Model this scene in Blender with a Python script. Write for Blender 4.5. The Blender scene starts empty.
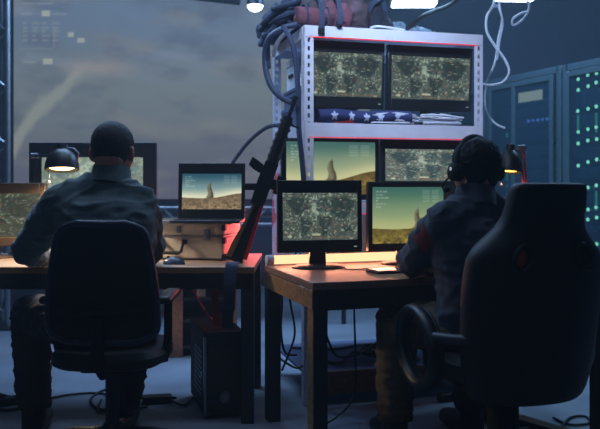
import bpy, bmesh, math, random
import numpy as np
from mathutils import Vector, Matrix, Euler, noise as mnoise

random.seed(7)
C = bpy.context.scene.collection
R = math.radians
pi = math.pi

# ------------------------------------------------------------------ materials
def lin(c):
    c = np.asarray(c, dtype=float) / 255.0
    return np.where(c <= 0.04045, c / 12.92, ((c + 0.055) / 1.055) ** 2.4)

def col4(rgb):
    l = lin(rgb)
    return (float(l[0]), float(l[1]), float(l[2]), 1.0)

MATS = {}
def mat(name, rgb, rough=0.6, metal=0.0, vary=0.12, scale=30.0, bump=0.0, emit=None, strength=0.0, sheen=0.0, spec=0.5):
    m = bpy.data.materials.new(name)
    m.use_nodes = True
    nt = m.node_tree
    b = nt.nodes['Principled BSDF']
    b.inputs['Roughness'].default_value = rough
    b.inputs['Metallic'].default_value = metal
    b.inputs['Specular IOR Level'].default_value = spec
    tc = nt.nodes.new('ShaderNodeTexCoord')
    nz = nt.nodes.new('ShaderNodeTexNoise')
    nz.inputs['Scale'].default_value = scale
    nz.inputs['Detail'].default_value = 5
    nt.links.new(tc.outputs['Object'], nz.inputs['Vector'])
    rp = nt.nodes.new('ShaderNodeValToRGB')
    c = col4(rgb)
    rp.color_ramp.elements[0].position = 0.3
    rp.color_ramp.elements[1].position = 0.7
    rp.color_ramp.elements[0].color = tuple(x * (1 - vary) for x in c[:3]) + (1,)
    rp.color_ramp.elements[1].color = tuple(min(1, x * (1 + vary)) for x in c[:3]) + (1,)
    nt.links.new(nz.outputs['Fac'], rp.inputs['Fac'])
    nt.links.new(rp.outputs['Color'], b.inputs['Base Color'])
    if bump:
        bp = nt.nodes.new('ShaderNodeBump')
        bp.inputs['Strength'].default_value = bump
        bp.inputs['Distance'].default_value = 0.01
        nt.links.new(nz.outputs['Fac'], bp.inputs['Height'])
        nt.links.new(bp.outputs['Normal'], b.inputs['Normal'])
    if emit is not None:
        b.inputs['Emission Color'].default_value = col4(emit)
        b.inputs['Emission Strength'].default_value = strength
    if sheen:
        b.inputs['Sheen Weight'].default_value = sheen
    MATS[name] = m
    return m

def wood(name, a, b_, scale=6.0, rough=0.5, axis='X'):
    m = bpy.data.materials.new(name); m.use_nodes = True
    nt = m.node_tree; b = nt.nodes['Principled BSDF']
    b.inputs['Roughness'].default_value = rough
    tc = nt.nodes.new('ShaderNodeTexCoord'); mp = nt.nodes.new('ShaderNodeMapping')
    mp.inputs['Scale'].default_value = (1.0, 9, 9) if axis == 'X' else (9, 1.0, 9)
    nz = nt.nodes.new('ShaderNodeTexNoise'); nz.inputs['Scale'].default_value = scale; nz.inputs['Detail'].default_value = 6
    nz.inputs['Distortion'].default_value = 0.8
    rp = nt.nodes.new('ShaderNodeValToRGB')
    rp.color_ramp.elements[0].position = 0.35; rp.color_ramp.elements[1].position = 0.68
    rp.color_ramp.elements[0].color = col4(a); rp.color_ramp.elements[1].color = col4(b_)
    nt.links.new(tc.outputs['Object'], mp.inputs['Vector']); nt.links.new(mp.outputs['Vector'], nz.inputs['Vector'])
    nt.links.new(nz.outputs['Fac'], rp.inputs['Fac']); nt.links.new(rp.outputs['Color'], b.inputs['Base Color'])
    bp = nt.nodes.new('ShaderNodeBump'); bp.inputs['Strength'].default_value = 0.15; bp.inputs['Distance'].default_value = 0.004
    nt.links.new(nz.outputs['Fac'], bp.inputs['Height']); nt.links.new(bp.outputs['Normal'], b.inputs['Normal'])
    MATS[name] = m
    return m

def attr_mat(name, emissive, strength=1.0, rough=0.8):
    m = bpy.data.materials.new(name); m.use_nodes = True
    nt = m.node_tree; b = nt.nodes['Principled BSDF']
    at = nt.nodes.new('ShaderNodeAttribute'); at.attribute_name = 'picture'
    if emissive:
        b.inputs['Base Color'].default_value = (0.004, 0.004, 0.005, 1)
        b.inputs['Roughness'].default_value = rough
        b.inputs['Specular IOR Level'].default_value = 0.2
        nt.links.new(at.outputs['Color'], b.inputs['Emission Color'])
        b.inputs['Emission Strength'].default_value = strength
    else:
        nz = nt.nodes.new('ShaderNodeTexNoise'); nz.inputs['Scale'].default_value = 180
        bp = nt.nodes.new('ShaderNodeBump'); bp.inputs['Strength'].default_value = 0.2; bp.inputs['Distance'].default_value = 0.002
        nt.links.new(nz.outputs['Fac'], bp.inputs['Height']); nt.links.new(bp.outputs['Normal'], b.inputs['Normal'])
        nt.links.new(at.outputs['Color'], b.inputs['Base Color'])
        b.inputs['Roughness'].default_value = rough
    MATS[name] = m
    return m

def glow(name, rgb, strength):
    m = bpy.data.materials.new(name); m.use_nodes = True
    nt = m.node_tree; nt.nodes.clear()
    o = nt.nodes.new('ShaderNodeOutputMaterial'); e = nt.nodes.new('ShaderNodeEmission')
    e.inputs['Color'].default_value = col4(rgb); e.inputs['Strength'].default_value = strength
    nt.links.new(e.outputs[0], o.inputs[0])
    MATS[name] = m
    return m

def glass(name, rgb, amount=0.3, rough=0.08):
    m = bpy.data.materials.new(name); m.use_nodes = True
    nt = m.node_tree; nt.nodes.clear()
    o = nt.nodes.new('ShaderNodeOutputMaterial'); mx = nt.nodes.new('ShaderNodeMixShader')
    t = nt.nodes.new('ShaderNodeBsdfTransparent'); p = nt.nodes.new('ShaderNodeBsdfPrincipled')
    p.inputs['Base Color'].default_value = col4(rgb); p.inputs['Roughness'].default_value = rough
    t.inputs['Color'].default_value = (0.75, 0.85, 0.95, 1)
    mx.inputs[0].default_value = amount
    nt.links.new(t.outputs[0], mx.inputs[1]); nt.links.new(p.outputs[0], mx.inputs[2]); nt.links.new(mx.outputs[0], o.inputs[0])
    MATS[name] = m
    return m

M = MATS
mat('concrete', (116, 124, 138), 0.55, vary=0.25, scale=2.2, bump=0.1)
mat('wall_paint', (52, 66, 92), 0.85, vary=0.08, scale=3)
mat('ceiling_paint', (50, 56, 70), 0.9, vary=0.08, scale=3)
mat('black_plastic', (20, 21, 25), 0.45, vary=0.15, scale=60, bump=0.05)
mat('matte_black', (14, 15, 19), 0.75, vary=0.2, scale=80, bump=0.08, spec=0.3)
mat('navy_plastic', (34, 40, 56), 0.5, vary=0.1, scale=40)
mat('lamplit_plastic', (88, 66, 44), 0.5, vary=0.1, scale=40)  # warm lamplight on the far left monitor frame, put into its colour
mat('chair_mesh', (16, 17, 22), 0.85, vary=0.4, scale=220, bump=0.3)
mat('chair_leather', (13, 14, 21), 0.6, vary=0.2, scale=120, bump=0.15)
mat('white_metal', (205, 208, 222), 0.5, 0.0, vary=0.06, scale=15)
mat('steel', (140, 146, 156), 0.35, 0.9, vary=0.1, scale=20)
mat('dark_steel', (46, 50, 60), 0.4, 0.7, vary=0.15, scale=30)
mat('case_shell', (206, 194, 178), 0.45, 0.15, vary=0.08, scale=120, bump=0.08)
mat('red_plastic_and_light', (190, 34, 34), 0.5, vary=0.1)  # plastic red, also used for red light painted on the rifle stock
mat('red_paint', (200, 70, 60), 0.45, vary=0.1)
mat('red_cloth_and_light', (150, 24, 30), 0.85, vary=0.25, scale=60, bump=0.2)  # cloth red, also used for red light painted into a chair slot
mat('lamplit_tan', (128, 98, 56), 0.55, vary=0.15, scale=40)  # golden lamplight on the rifle stock as a colour
mat('uniform_shirt', (66, 82, 86), 0.85, vary=0.22, scale=26, bump=0.25, sheen=0.15)
mat('uniform_shirt_dark', (42, 51, 68), 0.85, vary=0.22, scale=26, bump=0.25, sheen=0.15)
mat('dark_trousers', (34, 36, 44), 0.88, vary=0.25, scale=30, bump=0.25)
mat('khaki_trousers', (92, 76, 54), 0.88, vary=0.25, scale=30, bump=0.25)
mat('boot_leather', (20, 18, 18), 0.5, vary=0.2, bump=0.1)
mat('skin', (176, 122, 98), 0.5, vary=0.08, scale=50, bump=0.05)
mat('lip', (140, 82, 74), 0.5)
mat('hair_dark', (13, 13, 17), 0.75, vary=0.4, scale=160, bump=0.4, spec=0.25)
mat('hair_brown', (40, 37, 40), 0.75, vary=0.4, scale=200, bump=0.5, spec=0.3)
mat('eye_white', (220, 215, 205), 0.2)
mat('eye_iris', (52, 36, 24), 0.2)
mat('patch_red', (120, 42, 40), 0.85, vary=0.2, scale=90)
mat('blue_cable', (50, 62, 90), 0.5, vary=0.1)
mat('white_cable', (205, 212, 224), 0.5, vary=0.06)
mat('black_cable', (18, 19, 24), 0.55, vary=0.1)
mat('canvas_blue', (44, 56, 82), 0.9, vary=0.35, scale=22, bump=0.5)
mat('canvas_dark', (30, 34, 48), 0.9, vary=0.35, scale=22, bump=0.5)
mat('canvas_rose_lit', (108, 66, 78), 0.9, vary=0.3, scale=20, bump=0.4)  # rosy light on the rack-top gear painted into a canvas colour
mat('camouflage', (72, 58, 66), 0.9, vary=0.8, scale=16, bump=0.5)
mat('webbing', (48, 60, 84), 0.9, vary=0.3, scale=90, bump=0.3)
mat('cardboard_white', (206, 212, 222), 0.8, vary=0.06)
mat('box_blue', (72, 88, 122), 0.7, vary=0.12)
mat('rack_frame', (52, 76, 88), 0.5, 0.2, vary=0.1)
mat('server_face', (52, 80, 84), 0.45, 0.3, vary=0.25, scale=40, bump=0.1)
mat('plastic_sheet', (96, 122, 140), 0.6, vary=0.3, scale=40, bump=0.4)
mat('duct_metal', (44, 52, 70), 0.5, 0.5, vary=0.1)
mat('key_beige', (196, 184, 160), 0.6, vary=0.06)
mat('mouse_shell', (70, 84, 110), 0.22, vary=0.1)
mat('silver', (150, 148, 150), 0.35, 0.7, vary=0.06)
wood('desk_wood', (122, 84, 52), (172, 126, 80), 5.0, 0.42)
wood('desk_top_dark', (120, 88, 76), (150, 112, 96), 5.0, 0.42)
wood('desk_top_light', (150, 130, 112), (178, 156, 136), 5.0, 0.45)
wood('cabinet_wood', (96, 62, 46), (128, 86, 62), 5.0, 0.5, 'Z')
wood('cabinet_board', (112, 76, 60), (140, 100, 80), 5.0, 0.5, 'Z')
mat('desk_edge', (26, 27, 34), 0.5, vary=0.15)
attr_mat('screen_picture', True, 1.0, 0.3)
attr_mat('wall_screen_picture', True, 0.98, 0.5)
attr_mat('printed_cloth', False, rough=0.85)
glow('led_red', (255, 44, 60), 1.3)
glow('tube_warm', (255, 204, 152), 1.5)
glow('lamp_bulb', (255, 214, 150), 5.0)
glow('lamp_bulb_amber', (255, 196, 96), 3.0)
glow('ceiling_tube', (226, 240, 255), 7.0)
glow('status_green', (160, 255, 195), 2.2)
glow('status_dim_green', (90, 200, 150), 0.6)
glow('status_blue', (120, 160, 255), 0.7)
glow('panel_cream', (205, 210, 170), 0.9)
glow('power_light', (190, 205, 225), 0.6)
glass('door_glass', (40, 70, 90), 0.35, 0.15)

# ------------------------------------------------------------------ mesh builder
def frame_along(d):
    d = Vector(d).normalized()
    up = Vector((0, 0, 1)) if abs(d.z) < 0.95 else Vector((0, 1, 0))
    x = up.cross(d).normalized(); y = d.cross(x)
    return x, y, d

def spline(pts, k=8, closed=False):
    P = [Vector(p) for p in pts]; n = len(P); out = []
    rng = range(n if closed else n - 1)
    for i in rng:
        if closed:
            a, b, c, d = P[(i - 1) % n], P[i], P[(i + 1) % n], P[(i + 2) % n]
        else:
            a, b, c, d = P[max(i - 1, 0)], P[i], P[i + 1], P[min(i + 2, n - 1)]
        for j in range(k):
            t = j / k
            out.append(0.5 * ((2 * b) + (c - a) * t + (2 * a - 5 * b + 4 * c - d) * t * t + (3 * b - a - 3 * c + d) * t ** 3))
    if not closed:
        out.append(P[-1])
    return out

class MB:
    def __init__(s):
        s.v = []; s.f = []
    def add(s, vs, fs, T=None):
        o = len(s.v)
        s.v += [(T @ Vector(v)) if T is not None else Vector(v) for v in vs]
        s.f += [tuple(i + o for i in f) for f in fs]
        return s
    def box(s, c, d, T=None):
        x, y, z = c; a, b, e = d[0] / 2, d[1] / 2, d[2] / 2
        vs = [(x + i * a, y + j * b, z + k * e) for i in (-1, 1) for j in (-1, 1) for k in (-1, 1)]
        return s.add(vs, [(0, 1, 3, 2), (4, 6, 7, 5), (0, 4, 5, 1), (2, 3, 7, 6), (0, 2, 6, 4), (1, 5, 7, 3)], T)
    def span(s, x0, x1, y0, y1, z0, z1, T=None):
        return s.box(((x0 + x1) / 2, (y0 + y1) / 2, (z0 + z1) / 2), (x1 - x0, y1 - y0, z1 - z0), T)
    def cone(s, p0, p1, r0, r1=None, n=14, T=None):
        r1 = r0 if r1 is None else r1
        p0, p1 = Vector(p0), Vector(p1)
        x, y, d = frame_along(p1 - p0)
        vs = [p + x * r * math.cos(2 * pi * i / n) + y * r * math.sin(2 * pi * i / n) for p, r in ((p0, r0), (p1, r1)) for i in range(n)]
        fs = [(i, (i + 1) % n, n + (i + 1) % n, n + i) for i in range(n)] + [tuple(range(n))[::-1], tuple(range(n, 2 * n))]
        return s.add(vs, fs, T)
    def ball(s, c, r, T=None, nu=18, nv=12):
        if not hasattr(r, '__len__'): r = (r, r, r)
        vs = [(c[0], c[1], c[2] + r[2])]
        for j in range(1, nv):
            t = pi * j / nv
            for i in range(nu):
                a = 2 * pi * i / nu
                vs.append((c[0] + r[0] * math.sin(t) * math.cos(a), c[1] + r[1] * math.sin(t) * math.sin(a), c[2] + r[2] * math.cos(t)))
        vs.append((c[0], c[1], c[2] - r[2]))
        L = len(vs) - 1
        fs = [(0, 1 + i, 1 + (i + 1) % nu) for i in range(nu)]
        for j in range(nv - 2):
            for i in range(nu):
                a = 1 + j * nu + i; b = 1 + j * nu + (i + 1) % nu
                fs.append((a, a + nu, b + nu, b))
        fs += [(L, 1 + (nv - 2) * nu + (i + 1) % nu, 1 + (nv - 2) * nu + i) for i in range(nu)]
        return s.add(vs, fs, T)
    def limb(s, pts, rs, flat_end=False, n=16):
        for i, (p, r) in enumerate(zip(pts, rs)):
            if not (flat_end and i == len(pts) - 1):
                s.ball(p, r, None, n, 10)
            if i:
                s.cone(pts[i - 1], p, rs[i - 1], r, n)
        return s
    def tube(s, pts, r, n=8, closed=False, T=None, squash=1.0):
        P = [Vector(p) for p in pts]; m = len(P)
        vs = []; prev = None
        for i, p in enumerate(P):
            if closed: d = P[(i + 1) % m] - P[i - 1]
            else: d = P[min(i + 1, m - 1)] - P[max(i - 1, 0)]
            d.normalize()
            if prev is None:
                x, y, _ = frame_along(d)
            else:
                x = prev - d * prev.dot(d)
                if x.length < 1e-6: x = frame_along(d)[0]
                x.normalize(); y = d.cross(x)
            prev = x
            rr = r[i] if hasattr(r, '__len__') else r
            vs += [p + x * rr * math.cos(2 * pi * k / n) + y * rr * squash * math.sin(2 * pi * k / n) for k in range(n)]
        fs = []
        for i in range(m if closed else m - 1):
            a = i * n; b = ((i + 1) % m) * n
            fs += [(a + k, a + (k + 1) % n, b + (k + 1) % n, b + k) for k in range(n)]
        if not closed:
            fs += [tuple(range(n))[::-1], tuple(range((m - 1) * n, m * n))]
        return s.add(vs, fs, T)
    def prism(s, outline, y0, y1, T=None):
        n = len(outline)
        vs = [(x, y0, z) for x, z in outline] + [(x, y1, z) for x, z in outline]
        fs = [tuple(range(n)), tuple(range(n, 2 * n))[::-1]] + [(i, n + i, n + (i + 1) % n, (i + 1) % n) for i in range(n)]
        return s.add(vs, fs, T)
    def lathe(s, prof, n=24, T=None):
        vs = [(r * math.cos(2 * pi * i / n), r * math.sin(2 * pi * i / n), z) for r, z in prof for i in range(n)]
        fs = []
        for j in range(len(prof) - 1):
            fs += [(j * n + i, j * n + (i + 1) % n, (j + 1) * n + (i + 1) % n, (j + 1) * n + i) for i in range(n)]
        fs += [tuple(range(n))[::-1], tuple(range((len(prof) - 1) * n, len(prof) * n))]
        return s.add(vs, fs, T)
    def build(s, name, material, parent=None, bevel=0.0, smooth=True, sub=0, loc=None, origin=None, angle=40):
        me = bpy.data.meshes.new(name)
        o0 = Vector(origin) if origin is not None else Vector((0, 0, 0))
        me.from_pydata([v - o0 for v in s.v], [], s.f)
        bm = bmesh.new(); bm.from_mesh(me)
        bmesh.ops.recalc_face_normals(bm, faces=bm.faces)
        bm.to_mesh(me); bm.free()
        return link(name, me, material, parent, bevel, smooth, sub, loc, angle)

def link(name, me, material, parent=None, bevel=0.0, smooth=True, sub=0, loc=None, angle=40):
    o = bpy.data.objects.new(name, me); C.objects.link(o)
    me.materials.append(M[material] if isinstance(material, str) else material)
    if smooth:
        me.shade_smooth()
        if not sub:
            me.set_sharp_from_angle(angle=R(angle))
    if bevel:
        b = o.modifiers.new('bevel', 'BEVEL'); b.width = bevel; b.segments = 2; b.limit_method = 'ANGLE'; b.angle_limit = R(40)
    if sub:
        b = o.modifiers.new('sub', 'SUBSURF'); b.levels = sub; b.render_levels = sub
    if parent is not None: o.parent = parent
    if loc is not None: o.location = loc
    return o

def tag(o, label=None, cat=None, group=None, kind=None):
    if label: o['label'] = label
    if cat: o['category'] = cat
    if group: o['group'] = group
    if kind: o['kind'] = kind
    return o

def thing(name, label, cat, loc=(0, 0, 0), rz=0.0, group=None):
    o = bpy.data.objects.new(name, None); C.objects.link(o)
    o.empty_display_size = 0.05
    o.location = loc; o.rotation_euler = (0, 0, rz)
    return tag(o, label, cat, group)

def structure(o): return tag(o, kind='structure')

def grid_mesh(name, fn, colfn, nx, ny, thick=0.0):
    """surface from fn(U,V)->X,Y,Z with a per-vertex printed / displayed picture"""
    u = np.linspace(0, 1, nx); v = np.linspace(0, 1, ny)
    U, V = np.meshgrid(u, v)
    X, Y, Z = fn(U, V)
    X = X + 0 * U; Y = Y + 0 * U; Z = Z + 0 * U
    vs = np.stack([X.ravel(), Y.ravel(), Z.ravel()], 1)
    fs = [(j * nx + i, j * nx + i + 1, (j + 1) * nx + i + 1, (j + 1) * nx + i) for j in range(ny - 1) for i in range(nx - 1)]
    me = bpy.data.meshes.new(name)
    me.from_pydata([tuple(p) for p in vs], [], fs)
    a = me.color_attributes.new('picture', 'FLOAT_COLOR', 'POINT')
    rgb = lin(np.clip(colfn(U, V), 0, 255)).reshape(-1, 3)
    rgba = np.concatenate([rgb, np.ones((len(rgb), 1))], 1).astype(np.float32)
    a.data.foreach_set('color', rgba.ravel())
    return me

# ------------------------------------------------------------------ pictures shown on the screens
def vnoise(U, V, fx, fy, seed):
    rs = np.random.RandomState(seed)
    g = rs.rand(int(fy) + 3, int(fx) + 3)
    x = np.clip(U, 0, 1) * fx; y = np.clip(V, 0, 1) * fy
    i = np.floor(x).astype(int); j = np.floor(y).astype(int)
    a = x - i; b = y - j
    a = a * a * (3 - 2 * a); b = b * b * (3 - 2 * b)
    return (g[j, i] * (1 - a) + g[j, i + 1] * a) * (1 - b) + (g[j + 1, i] * (1 - a) + g[j + 1, i + 1] * a) * b

def fbm(U, V, fx, fy, seed, o=4):
    t = 0; w = 0; k = 1.0
    for q in range(o):
        t = t + k * vnoise(U, V, fx * 2 ** q, fy * 2 ** q, seed + q); w += k; k *= 0.55
    return t / w

def sm(a, b, x):
    t = np.clip((x - a) / (b - a), 0, 1)
    return t * t * (3 - 2 * t)

def mix(A, B, t):
    return A * (1 - t[..., None]) + B * t[..., None]

def flat(U, rgb):
    return np.zeros(U.shape + (3,)) + np.array(rgb, float)

def hud(P, U, V, seed, k=1.0):
    rs = np.random.RandomState(seed)
    for r in range(6):
        y = 0.92 - r * 0.055; x = 0.05
        for w in range(rs.randint(1, 4)):
            L = rs.uniform(0.02, 0.06)
            msk = ((U > x) & (U < x + L) & (abs(V - y) < 0.013)).astype(float)
            P = mix(P, flat(U, (215, 225, 215)), msk * 0.55 * k); x += L + 0.012
    for r in range(5):
        for c in range(2):
            y = 0.93 - r * 0.045; x = 0.70 + c * 0.13
            msk = ((U > x) & (U < x + 0.10) & (abs(V - y) < 0.014)).astype(float)
            P = mix(P, flat(U, (200, 215, 205)), msk * 0.32 * k)
    return P

def desert(top, mid, low, ground, hor=0.33, plume=(0.5, 0.28), hill=0.12, seed=1, k=1.0):
    def f(U, V):
        h = hor + hill * sm(0.5, 1.05, U) - 0.02 * np.sin(U * 5)
        t = np.clip((V - h) / (1 - h), 0, 1)
        P = mix(flat(U, low), flat(U, mid), sm(0.0, 0.45, t)); P = mix(P, flat(U, top), sm(0.35, 1.0, t))
        n = fbm(U, V, 26, 16, seed, 3)
        depth = np.clip((h - V) / h, 0, 1)
        G = flat(U, ground) * (0.62 + 0.75 * (n - 0.15) * (0.4 + depth))[..., None]
        speck = (vnoise(U, V, 60, 36, seed + 9) > 0.72) * sm(0.15, 0.7, depth)
        G = mix(G, flat(U, (48, 42, 30)), speck * 0.6)
        P = mix(P, G, sm(0.004, -0.004, V - h))
        hh = np.array(plume[1]); y = (V - hor) / hh
        wdt = 0.042 * np.clip(1 - y, 0.0, 2.0) ** 0.8 * (0.7 + 0.6 * fbm(U, V, 10, 14, seed + 3, 3)) + 0.012
        wdt = np.where(y > 0.85, wdt * np.clip((1.05 - y) / 0.2, 0, 1), wdt)
        c = plume[0] + 0.012 * np.sin(y * 7)
        m = sm(wdt + 0.012, wdt - 0.008, np.abs(U - c)) * (y > -0.02) * (y < 1.02)
        pc = mix(flat(U, (112, 108, 84)), flat(U, (66, 60, 44)), sm(-0.01, 0.03, U - c + 0.04 * (fbm(U, V, 16, 16, seed + 5, 2) - 0.5)))
        P = mix(P, pc, m * 0.9)
        base = sm(0.09, 0.02, np.abs(U - plume[0])) * sm(0.03, 0.0, np.abs(V - hor - 0.01))
        P = mix(P, flat(U, (88, 78, 54)), base * 0.7)
        return hud(P, U, V, seed + 20, 0.6) * k
    return f

LAND = [[(.04, .86), (.2, .92), (.34, .84), (.36, .7), (.27, .6), (.22, .5), (.17, .56), (.1, .7)],
        [(.22, .48), (.31, .47), (.39, .36), (.34, .22), (.29, .06), (.25, .1), (.24, .3)],
        [(.45, .5), (.6, .52), (.68, .4), (.63, .26), (.58, .1), (.53, .1), (.5, .3)],
        [(.44, .62), (.47, .84), (.58, .88), (.62, .7), (.55, .56)],
        [(.62, .62), (.64, .9), (.86, .92), (.97, .8), (.9, .56), (.8, .42), (.72, .46)],
        [(.8, .28), (.92, .31), (.95, .16), (.84, .12)]]
def inside(U, V, poly):
    r = np.zeros(U.shape, bool); n = len(poly)
    for i in range(n):
        x1, y1 = poly[i]; x2, y2 = poly[(i + 1) % n]
        c = ((y1 > V) != (y2 > V)) & (U < (x2 - x1) * (V - y1) / (y2 - y1 + 1e-9) + x1)
        r ^= c
    return r

def worldmap(seed=3, base=(92, 108, 92), dark=(50, 66, 64), k=1.0, invert=False):
    def f(U, V):
        w = fbm(U, V, 9, 6, seed, 3) - 0.5; w2 = fbm(U, V, 9, 6, seed + 5, 3) - 0.5
        land = np.zeros(U.shape, bool)
        for p in LAND: land |= inside(U + 0.05 * w, V + 0.09 * w2, p)
        n = fbm(U, V, 24, 15, seed + 2, 4)
        cen = np.exp(-((U - 0.5) / 0.2) ** 2 - ((V - 0.66) / 0.28) ** 2)
        P = flat(U, base) * (0.66 + 0.34 * n + 0.22 * cen)[..., None]
        soft = np.zeros(U.shape)
        for dx in (-.012, 0, .012):
            for dy in (-.02, 0, .02):
                q = np.zeros(U.shape, bool)
                for p in LAND: q |= inside(U + dx + 0.05 * w, V + dy + 0.09 * w2, p)
                soft = soft + q / 9.0
        P = mix(P, flat(U, dark) * (0.85 + 0.25 * n)[..., None], soft * 0.85)
        b = vnoise(U, V, 58, 30, seed + 4); b2 = fbm(U, V, 12, 9, seed + 7, 2)
        P = mix(P, flat(U, (184, 202, 180)), sm(0.46, 0.74, b * (0.45 + 0.6 * b2) + 0.26 * cen + 0.08 * sm(0.7, 1.0, U)) * (0.72 - 0.5 * soft))
        d = vnoise(U, V, 40, 24, seed + 6)
        P = mix(P, flat(U, dark), sm(0.7, 0.9, d) * 0.45)
        rs = np.random.RandomState(seed + 8)
        for q in range(75):
            x, y, L = rs.rand(), rs.rand() ** 0.8, rs.uniform(0.012, 0.055)
            kind = rs.rand()
            c = (196, 206, 184) if kind < 0.5 else ((176, 124, 92) if kind < 0.9 else (140, 76, 64))
            m = ((U > x) & (U < x + L) & (abs(V - y) < 0.011)).astype(float)
            P = mix(P, flat(U, c), m * 0.5)
        for x in (0.09, 0.42, 0.47):
            m = ((abs(U - x) < 0.03) & (abs(V - 0.08 - 0.04 * (x > .4)) < 0.02)).astype(float)
            P = mix(P, flat(U, (206, 204, 170)), m * 0.75)
        m = ((U > .4) & (U < .98) & (abs(V - 0.045) < 0.008)).astype(float)
        P = mix(P, flat(U, (150, 104, 84)), m * 0.5)
        return P * k
    return f

def skyfeed(U, V):
    # footage of a rising trail in a grey sky, shown on the big wall screen
    A_, B_ = U / 1.3, V / 1.34
    n = fbm(np.clip(A_ * 0.8 + 0.2 * B_, 0, 1), B_, 6, 10, 40, 5); n2 = fbm(A_, B_, 11, 16, 60, 4)
    P = mix(flat(U, (86, 90, 106)), flat(U, (102, 114, 120)), sm(0.05, 0.55, V))
    P = mix(P, flat(U, (92, 110, 132)), sm(0.55, 1.0, V))
    streak = sm(0.5, 0.75, fbm(np.clip(0.6 * A_ + 0.3 * B_ + 0.05, 0, 1), np.clip(B_ + 0.22 * A_, 0, 1.25) / 1.25, 4, 20, 80, 4))
    P = mix(P, flat(U, (124, 134, 150)), streak * sm(0.45, 0.9, V) * 0.5)
    P = mix(P, flat(U, (114, 116, 118)), sm(0.52, 0.75, n) * 0.5)
    P = mix(P, flat(U, (70, 78, 96)), sm(0.45, 0.85, n2) * 0.4)
    # ridge of cloud at the right middle
    rid = sm(0.05, 0.0, np.abs(V - (0.42 - 0.25 * (U - 0.45) + 0.05 * np.sin(9 * U))) - 0.03 * n) * sm(0.28, 0.45, U) * sm(0.95, 0.75, U)
    P = mix(P, flat(U, (118, 120, 120)), rid * 0.42)
    # trail: from low left up to the burst
    cy = np.interp(U, [0, .033, .095, .17, .22, .285], [.27, .358, .484, .568, .653, .70])
    wd = np.interp(U, [0, .1, .25], [.10, .08, .06]) * (0.55 + 0.9 * fbm(A_, B_, 30, 30, 71, 3))
    tr = sm(1.0, 0.2, np.abs(V - cy + 0.03 * (n2 - .5)) / (wd + 1e-3)) * sm(0.285, 0.22, U)
    P = mix(P, flat(U, (136, 142, 136)), tr * 0.72)
    gl = np.exp(-((U - 0.29) / 0.12) ** 2 - ((V - 0.69) / 0.045) ** 2)
    P = mix(P, flat(U, (136, 132, 130)), gl * 0.75)
    for x, y, w, h, a in ((.116, .974, .016, .02, .8), (.123, .722, .016, .018, .75), (.206, .863, .011, .016, .75), (.242, .837, .013, .016, .75)):
        m = ((abs(U - x) < w) & (abs(V - y) < h * .75)).astype(float)
        P = mix(P, flat(U, (160, 168, 156)), m * a)
    rs = np.random.RandomState(5)
    for r in range(5):
        for c in range(4):
            x = 0.03 + c * 0.036; y = 0.925 - r * 0.022
            m = ((U > x) & (U < x + rs.uniform(.012, .03)) & (abs(V - y) < .006)).astype(float)
            P = mix(P, flat(U, (128, 138, 144)), m * .5)
    for x, w, y in ((.03, .045, 1.03), (.08, .06, 1.03), (.025, .04, .975), (.14, .05, .974), (.03, .05, .722)):
        m = ((U > x) & (U < x + w) & (abs(V - y) < .006)).astype(float)
        P = mix(P, flat(U, (132, 140, 148)), m * .5)
    box = ((U > .02) & (U < .145) & (np.abs(V - .79) < .004)) | ((np.abs(U - .145) < .002) & (V > .79) & (V < .9))
    P = mix(P, flat(U, (128, 134, 142)), box.astype(float) * .5)
    return P

# ------------------------------------------------------------------ setting
o = MB().span(-4.2, 4.2, -1.0, 8.6, -0.1, 0.0).build('floor', 'concrete', smooth=False); structure(o)
o = MB().span(-4.2, 4.2, -1.0, 8.6, 3.25, 3.35).build('ceiling', 'ceiling_paint', smooth=False); structure(o)
o = MB().span(-4.2, 4.2, 8.4, 8.6, 0, 3.25).build('wall_back', 'wall_paint', smooth=False); structure(o)
o = MB().span(-4.4, -4.2, -1.0, 8.6, 0, 3.25).build('wall_left', 'wall_paint', smooth=False); structure(o)
o = MB().span(4.2, 4.4, -1.0, 8.6, 0, 3.25).build('wall_right', 'wall_paint', smooth=False); structure(o)
o = MB().span(-4.2, 4.2, 8.385, 8.4, 0, 0.1).build('baseboard_back', 'dark_steel', smooth=False); structure(o)

# ---- big wall screen and the truss it hangs in
SX0, SX1, SY, SZ0, SZ1 = -2.26, 0.55, 6.0, 1.0, 2.98
w = thing('wall_screen', 'huge wall screen of grey sky with a pale smoke trail behind the left desk', 'screen', ((SX0 + SX1) / 2, SY, SZ0))
hw = (SX1 - SX0) / 2; H = SZ1 - SZ0
link('display', grid_mesh('display', lambda U, V: (-hw + 2 * hw * U, 0 * U, H * V), lambda U, V: skyfeed(U * 2.81 / 2.2 if False else U * 1.28, V * 1.32), 300, 220), 'wall_screen_picture', w)
m = MB().box((0, 0.045, H / 2), (2 * hw, 0.07, H)); m.build('back_panel', 'matte_black', w, smooth=False)
m = MB()
for s in (-1, 1): m.box((s * (hw + 0.012), 0.03, H / 2), (0.024, 0.1, H + 0.05))
for z in (-0.012, H + 0.012): m.box((0, 0.03, z), (2 * hw, 0.1, 0.024))
m.build('screen_frame', 'dark_steel', w, smooth=False)

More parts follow.
